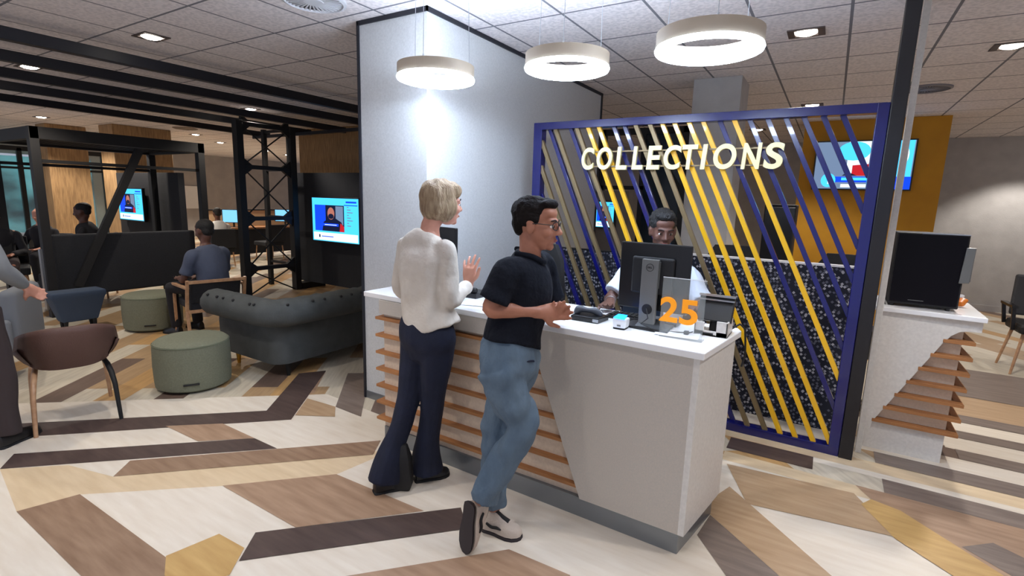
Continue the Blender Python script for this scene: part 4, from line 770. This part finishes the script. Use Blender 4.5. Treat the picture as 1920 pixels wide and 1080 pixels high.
b = MB(); hc = V(HC)
for p, r in (((0, -.030, .052), (.081, .098, .080)), ((0, -.072, .005), (.068, .045, .062)), ((-.064, -.025, .035), (.019, .055, .045)), ((.064, -.025, .035), (.019, .055, .045)), ((0, .045, .095), (.055, .045, .025))): b.ell(hc+M @ V(p), r, M)
make('hair', b, darkhair, t, remesh=.006, smit=3, wob=(.006, (40, 40, 30)))
def short_sleeve(b, sh, el, k): sh = V(sh); el = V(el); b.limb([(V(k), .066), (sh, .066), (sh.lerp(el, .5), .064), (sh.lerp(el, .80), .068)], dome=False)
b = MB(); b.limb([((.050, .03, .945), .165, .128), ((.058, .045, 1.0), .158, .124), ((.078, .06, 1.1), .158, .124), ((.098, .075, 1.2), .172, .128), ((.106, .08, 1.28), .170, .110), ((.112, .082, 1.33), .120, .080), ((.122, .08, 1.362), .070, .064)], 22, wdir=sd, dome=False)
short_sleeve(b, Rsh, Rel, (.08, .02, 1.285)); short_sleeve(b, Lsh, Lel, (.13, .15, 1.285))
make('shirt', b, navyshirt, t, remesh=.007, smit=4, wob=(.010, (12, 12, 7)), label='navy short sleeved shirt')
make('collar', MB().limb([((.06, .02, 1.364), .012), ((.13, .005, 1.354), .013), ((.185, .04, 1.327), .012), ((.18, .12, 1.347), .012), ((.12, .145, 1.367), .012), ((.06, .11, 1.377), .012)]), navyshirt, t, smooth=True)
b = MB(); b.limb([((.050, .04, .985), .145, .112), ((.046, .03, .92), .165, .128), ((.042, .02, .85), .172, .128), ((.04, .02, .79), .150, .108)], 22, wdir=sd)
b.limb([((.09, .075, .86), .100), ((.045, .06, .70), .092), ((.0, .045, .55), .078), ((-.010, .05, .36), .070), ((-.012, .055, .13), .062)], dome=False)
b.limb([((.0, -.05, .86), .102), ((.050, -.06, .73), .092), ((.112, -.065, .61), .076), ((.055, -.075, .47), .070), ((-.02, -.085, .34), .068), ((-.060, -.093, .245), .064)], dome=False)
make('jeans', b, jeans, t, remesh=.007, smit=3, wob=(.016, (16, 16, 13)), label='light blue jeans')
make('belt_loop_tag', MB().limb([((.10, -.085, .905), .008, .004), ((.15, -.06, .90), .008, .004)]), navyj, t)
beige = mat('beige_suede', (196, 182, 168), .8, bump=(120, .2)); sole_m = mat('dark_rubber', (48, 40, 42), .7)
shoe(t, (-.06, .06, 0), (.125, -.02, 0), (0, 0, 1), beige, sole_m, .095, .050, blackmt, 'sneaker')
shoe(t, (-.118, -.115, .235), (-.138, -.135, .006), (.75, .65, 0), beige, sole_m, .095, .048, blackmt, 'sneaker')
tag(make('tissue', MB().ell((0, 0, 0), (.03, .02, .016), n=10, m=6), paper_m, wob=(.008, (60, 60, 60))), 'crumpled white tissue held in the hands of the man in navy', 'tissue').location = (-1.2+.262*.851-.005*.525, 1.86+.262*.525+.005*.851, 1.115)

# --- clerk seated behind the counter
HC = (.0, .0, 1.430); hd = (.05, -1, -.18); sd = (-1, 0, 0)
ST = [((0, .0, .60), .17, .12), ((0, 0, .75), .14, .11), ((0, .0, .95), .165, .12), ((0, .0, 1.12), .175, .11), ((0, .005, 1.20), .13, .08), ((0, .01, 1.25), .06, .05)]
Rs, Re, Rw = (-.185, .0, 1.155), (-.31, -.10, 1.00), (-.335, -.40, 1.035); Ls, Le, Lw = (.185, .0, 1.155), (.27, -.08, .98), (.12, -.40, 1.035)
t, M = person('clerk in a white short sleeved shirt sitting behind the monitor', (-.90, 3.26, 0), RCAM-.1, .007, skin3, HC, hd, ST, sd, [(Rs, Re, Rw), (Ls, Le, Lw)], [((-.09, 0, .58), (-.12, -.40, .55), (-.12, -.36, .12)), ((.09, 0, .58), (.12, -.40, .55), (.12, -.36, .12))],
    [(Rw, (-.3, -1, -.2), (0, 0, -1), -1, {}), (Lw, (.2, -1, -.2), (0, 0, -1), 1, {})])
face_bits(t, HC, M); hc = V(HC); b = MB()
for p, r in (((0, -.026, .056), (.086, .102, .086)), ((0, -.06, .01), (.080, .06, .07)), ((0, .03, .10), (.064, .055, .032))): b.ell(hc+M @ V(p), r, M)
make('hair', b, blackhair, t, remesh=.007, smit=2, wob=(.006, (60, 60, 60)))
wshirt = mat('white_cotton', (216, 226, 240), .8, bump=(20, .3))
b = MB(); b.limb([((0, 0, .62), .18, .135), ((0, 0, .8), .16, .13), ((0, .0, .98), .185, .135), ((0, .0, 1.12), .19, .12), ((0, .005, 1.19), .14, .09), ((0, .01, 1.235), .072, .06)], 22, wdir=sd, dome=False); short_sleeve(b, Rs, Re, (-.1, 0, 1.14)); short_sleeve(b, Ls, Le, (.1, 0, 1.14))
make('shirt', b, wshirt, t, remesh=.008, smit=3, wob=(.008, (12, 12, 8)), label='white shirt')
b = MB(); b.limb([((0, 0, .66), .16, .13), ((0, 0, .56), .18, .14)], 20, wdir=sd)
for q in (-1, 1): b.limb([((q*.09, 0, .58), .09), ((q*.12, -.38, .555), .07), ((q*.12, -.40, .50), .06), ((q*.12, -.36, .12), .055)])
make('trousers', b, navyj, t, remesh=.01); shoe(t, (-.12, -.30, 0), (-.13, -.55, 0), (0, 0, 1), blackpl, blackmt); shoe(t, (.12, -.30, 0), (.13, -.55, 0), (0, 0, 1), blackpl, blackmt)
make('bracelet', MB().tube([V(Rw)+V((.03*math.cos(a), .02, .028*math.sin(a))) for a in [2*math.pi*k/16 for k in range(16)]], .002, 6, closed=True), steel, t)

# --- people in the lobby
def sitter(label, x, y, rot, skin, topm, botm, hairm, seat=.45, s=1.0, lean=.0, longs=True, bald=False):
    z = seat-.45; HC = (0, .02-lean, z+1.14); sd = (1, 0, 0)
    T = [((0, .12, z+.55), .17, .12), ((0, .10, z+.72), .15, .115), ((0, .06-lean*.5, z+.85), .175, .12), ((0, .04-lean*.8, z+.95), .13, .09), ((0, .03-lean, z+1.0), .06, .055)]
    A = [((q*.19, .06, z+.89), (q*.25, -.02, z+.64), (q*.13, -.24, z+.62)) for q in (-1, 1)]
    t, M = person(label, (x, y, 0), rot, .012, skin, HC, (0, -1, -.15), T, sd, A, [((q*.09, .08, z+.54), (q*.13, -.36, z+.50), (q*.13, -.34, .10)) for q in (-1, 1)], [(A[0][2], (.5, -1, -.2), (0, 0, -1), 1, {}), (A[1][2], (-.5, -1, -.2), (0, 0, -1), -1, {})], group='people sitting in the lobby')
    if not bald:
        b = MB(); hc = V(HC)
        for p, r in (((0, -.026, .052), (.082, .1, .08)), ((0, -.06, .0), (.07, .05, .06))): b.ell(hc+M @ V(p), r, M)
        make('hair', b, hairm, t, remesh=.01, smit=2)
    b = MB(); b.limb([((0, .12, z+.52), .18, .135), ((0, .10, z+.7), .17, .135), ((0, .06-lean*.5, z+.85), .19, .135), ((0, .04-lean*.8, z+.95), .14, .10), ((0, .03-lean, z+.99), .075, .065)], 20, wdir=sd, dome=False)
    for a in A:
        if longs: sleeve(b, a, V((a[0][0]*.5, .05, z+.9)), .9)
        else: short_sleeve(b, a[0], a[1], (a[0][0]*.5, .05, z+.9))
    make('top', b, topm, t, remesh=.014, smit=3, wob=(.01, (9, 9, 6)))
    b = MB(); b.limb([((0, .12, z+.60), .16, .13), ((0, .10, z+.52), .18, .14)], 20, wdir=sd)
    for q in (-1, 1): b.limb([((q*.09, .08, z+.54), .09), ((q*.13, -.34, z+.505), .07), ((q*.13, -.37, z+.45), .062), ((q*.13, -.34, .10), .055)])
    make('trousers', b, botm, t, remesh=.014)
    for q in (-1, 1): shoe(t, (q*.13, -.28, 0), (q*.14, -.53, 0), (0, 0, 1), blackpl, blackmt)
    return t
bluegrey = mat('blue_grey_cloth', (74, 82, 102), .85, bump=(20, .3)); dk = mat('black_cloth', (24, 24, 30), .9); whitec = mat('white_cloth', (214, 212, 208), .85); greyc = mat('dusty_grey_cloth', (120, 122, 124), .9); brownc = mat('dark_brown_cloth', (58, 48, 48), .9)
sitter('person in a blue grey shirt sitting in the wooden armchair, back to the camera', -5.77, 2.93, math.radians(-78), skin3, bluegrey, dk, blackhair, .47, longs=False)
sitter('dark silhouetted person with short hair sitting beyond the banquette', -9.15, 2.98, math.radians(-35), skin3, dk, dk, blackhair, .55)
sitter('person in black sitting just left of the booth post', -11.0, 3.02, math.radians(40), skin1, dk, dk, skin1, .42, bald=True)
sitter('person in dark clothes sitting at the left edge near the cyan shopfront', -9.5, 2.16, math.radians(75), skin2, dk, brownc, blackhair, .5)
sitter('person in a white shirt sitting with back turned at the far lobby desk', -11.1, 5.95, math.radians(-100), skin3, whitec, dk, blackhair, .42)
def seat_box(label, x, y, rot, h, grp='dark lobby seats'):
    t = thing('lobby_chair', label, 'chair', (x, y, 0), grp, rot, local=True)
    make('seat', MB().box(-.25, .25, -.22, .26, h-.1, h), navyf, t, bevel=.02); make('backrest', MB().box(-.25, .25, .27, .33, h, h+.40), navyf, t, bevel=.02)
    for sx in (-1, 1):
        for sy in (-1, 1): make('leg', MB().cyl((sx*.2, sy*.2+.02, h-.1), (sx*.22, sy*.22+.02, 0), .014, n=8), ashw, t)
seat_box('dark seat under the silhouetted person beyond the banquette', -9.15, 3.02, math.radians(-35), .53); seat_box('dark seat under the person in black left of the booth post', -11.0, 3.06, math.radians(40), .40)
seat_box('dark seat under the person at the left edge', -9.5, 2.2, math.radians(75), .48); seat_box('dark seat under the person in the white shirt', -11.1, 5.95, math.radians(-100), .40); seat_box('empty dark chair pushed to the long lobby desk', -11.4, 7.3, math.radians(-90), .44)
# --- standing person cut by the left edge
HC = (.06, 0, 1.62); sd = (.9, -.4, 0)
T = [((0, 0, .92), .16, .11), ((0, 0, 1.05), .14, .10), ((0, 0, 1.25), .17, .11), ((0, 0, 1.40), .15, .09), ((.02, 0, 1.47), .06, .05)]
A = [((.18, -.06, 1.40), (.23, -.03, 1.12), (.20, .16, .98)), ((-.18, .06, 1.40), (-.22, .06, 1.12), (-.18, .2, .95))]
t, M = person('person in a grey top and dark trousers standing cut off by the left edge', (-4.27, .80, 0), RCAM+.1, .01, skin1, HC, (.3, .9, -.1), T, sd, A, [((.09, -.03, .9), (.1, .02, .5), (.11, 0, .08)), ((-.09, .03, .9), (-.1, .05, .5), (-.1, .03, .08))],
    [(A[0][2], (0, .8, -.6), (-1, 0, 0), -1, {}), (A[1][2], (0, .8, -.6), (1, 0, 0), 1, {})])
face_bits(t, HC, M); b = MB(); hc = V(HC)
for p, r in (((0, -.026, .052), (.084, .1, .082)), ((0, -.06, .0), (.07, .05, .06))): b.ell(hc+M @ V(p), r, M)
make('hair', b, darkhair, t, remesh=.008, smit=2)
b = MB(); b.limb([((0, 0, .90), .175, .13), ((0, 0, 1.08), .155, .12), ((0, 0, 1.25), .18, .125), ((0, 0, 1.39), .15, .10), ((.02, 0, 1.45), .075, .065)], 20, wdir=sd, dome=False)
for a in A: sleeve(b, a, V((a[0][0]*.5, 0, 1.4)), .9)
make('top', b, greyc, t, remesh=.01, smit=3, wob=(.012, (10, 10, 6)))
b = MB(); b.limb([((0, 0, .95), .15, .115), ((0, 0, .86), .175, .13)], 20, wdir=sd); b.limb([((.09, -.03, .86), .095), ((.1, .02, .5), .075), ((.11, 0, .07), .07)], dome=False); b.limb([((-.09, .03, .86), .095), ((-.1, .05, .5), .075), ((-.1, .03, .07), .07)], dome=False)
make('trousers', b, brownc, t, remesh=.01, smit=3, wob=(.008, (12, 12, 6)))
shoe(t, (.10, -.06, 0), (.14, .2, 0), (0, 0, 1), blackpl, blackmt); shoe(t, (-.10, -.03, 0), (-.07, .23, 0), (0, 0, 1), blackpl, blackmt)
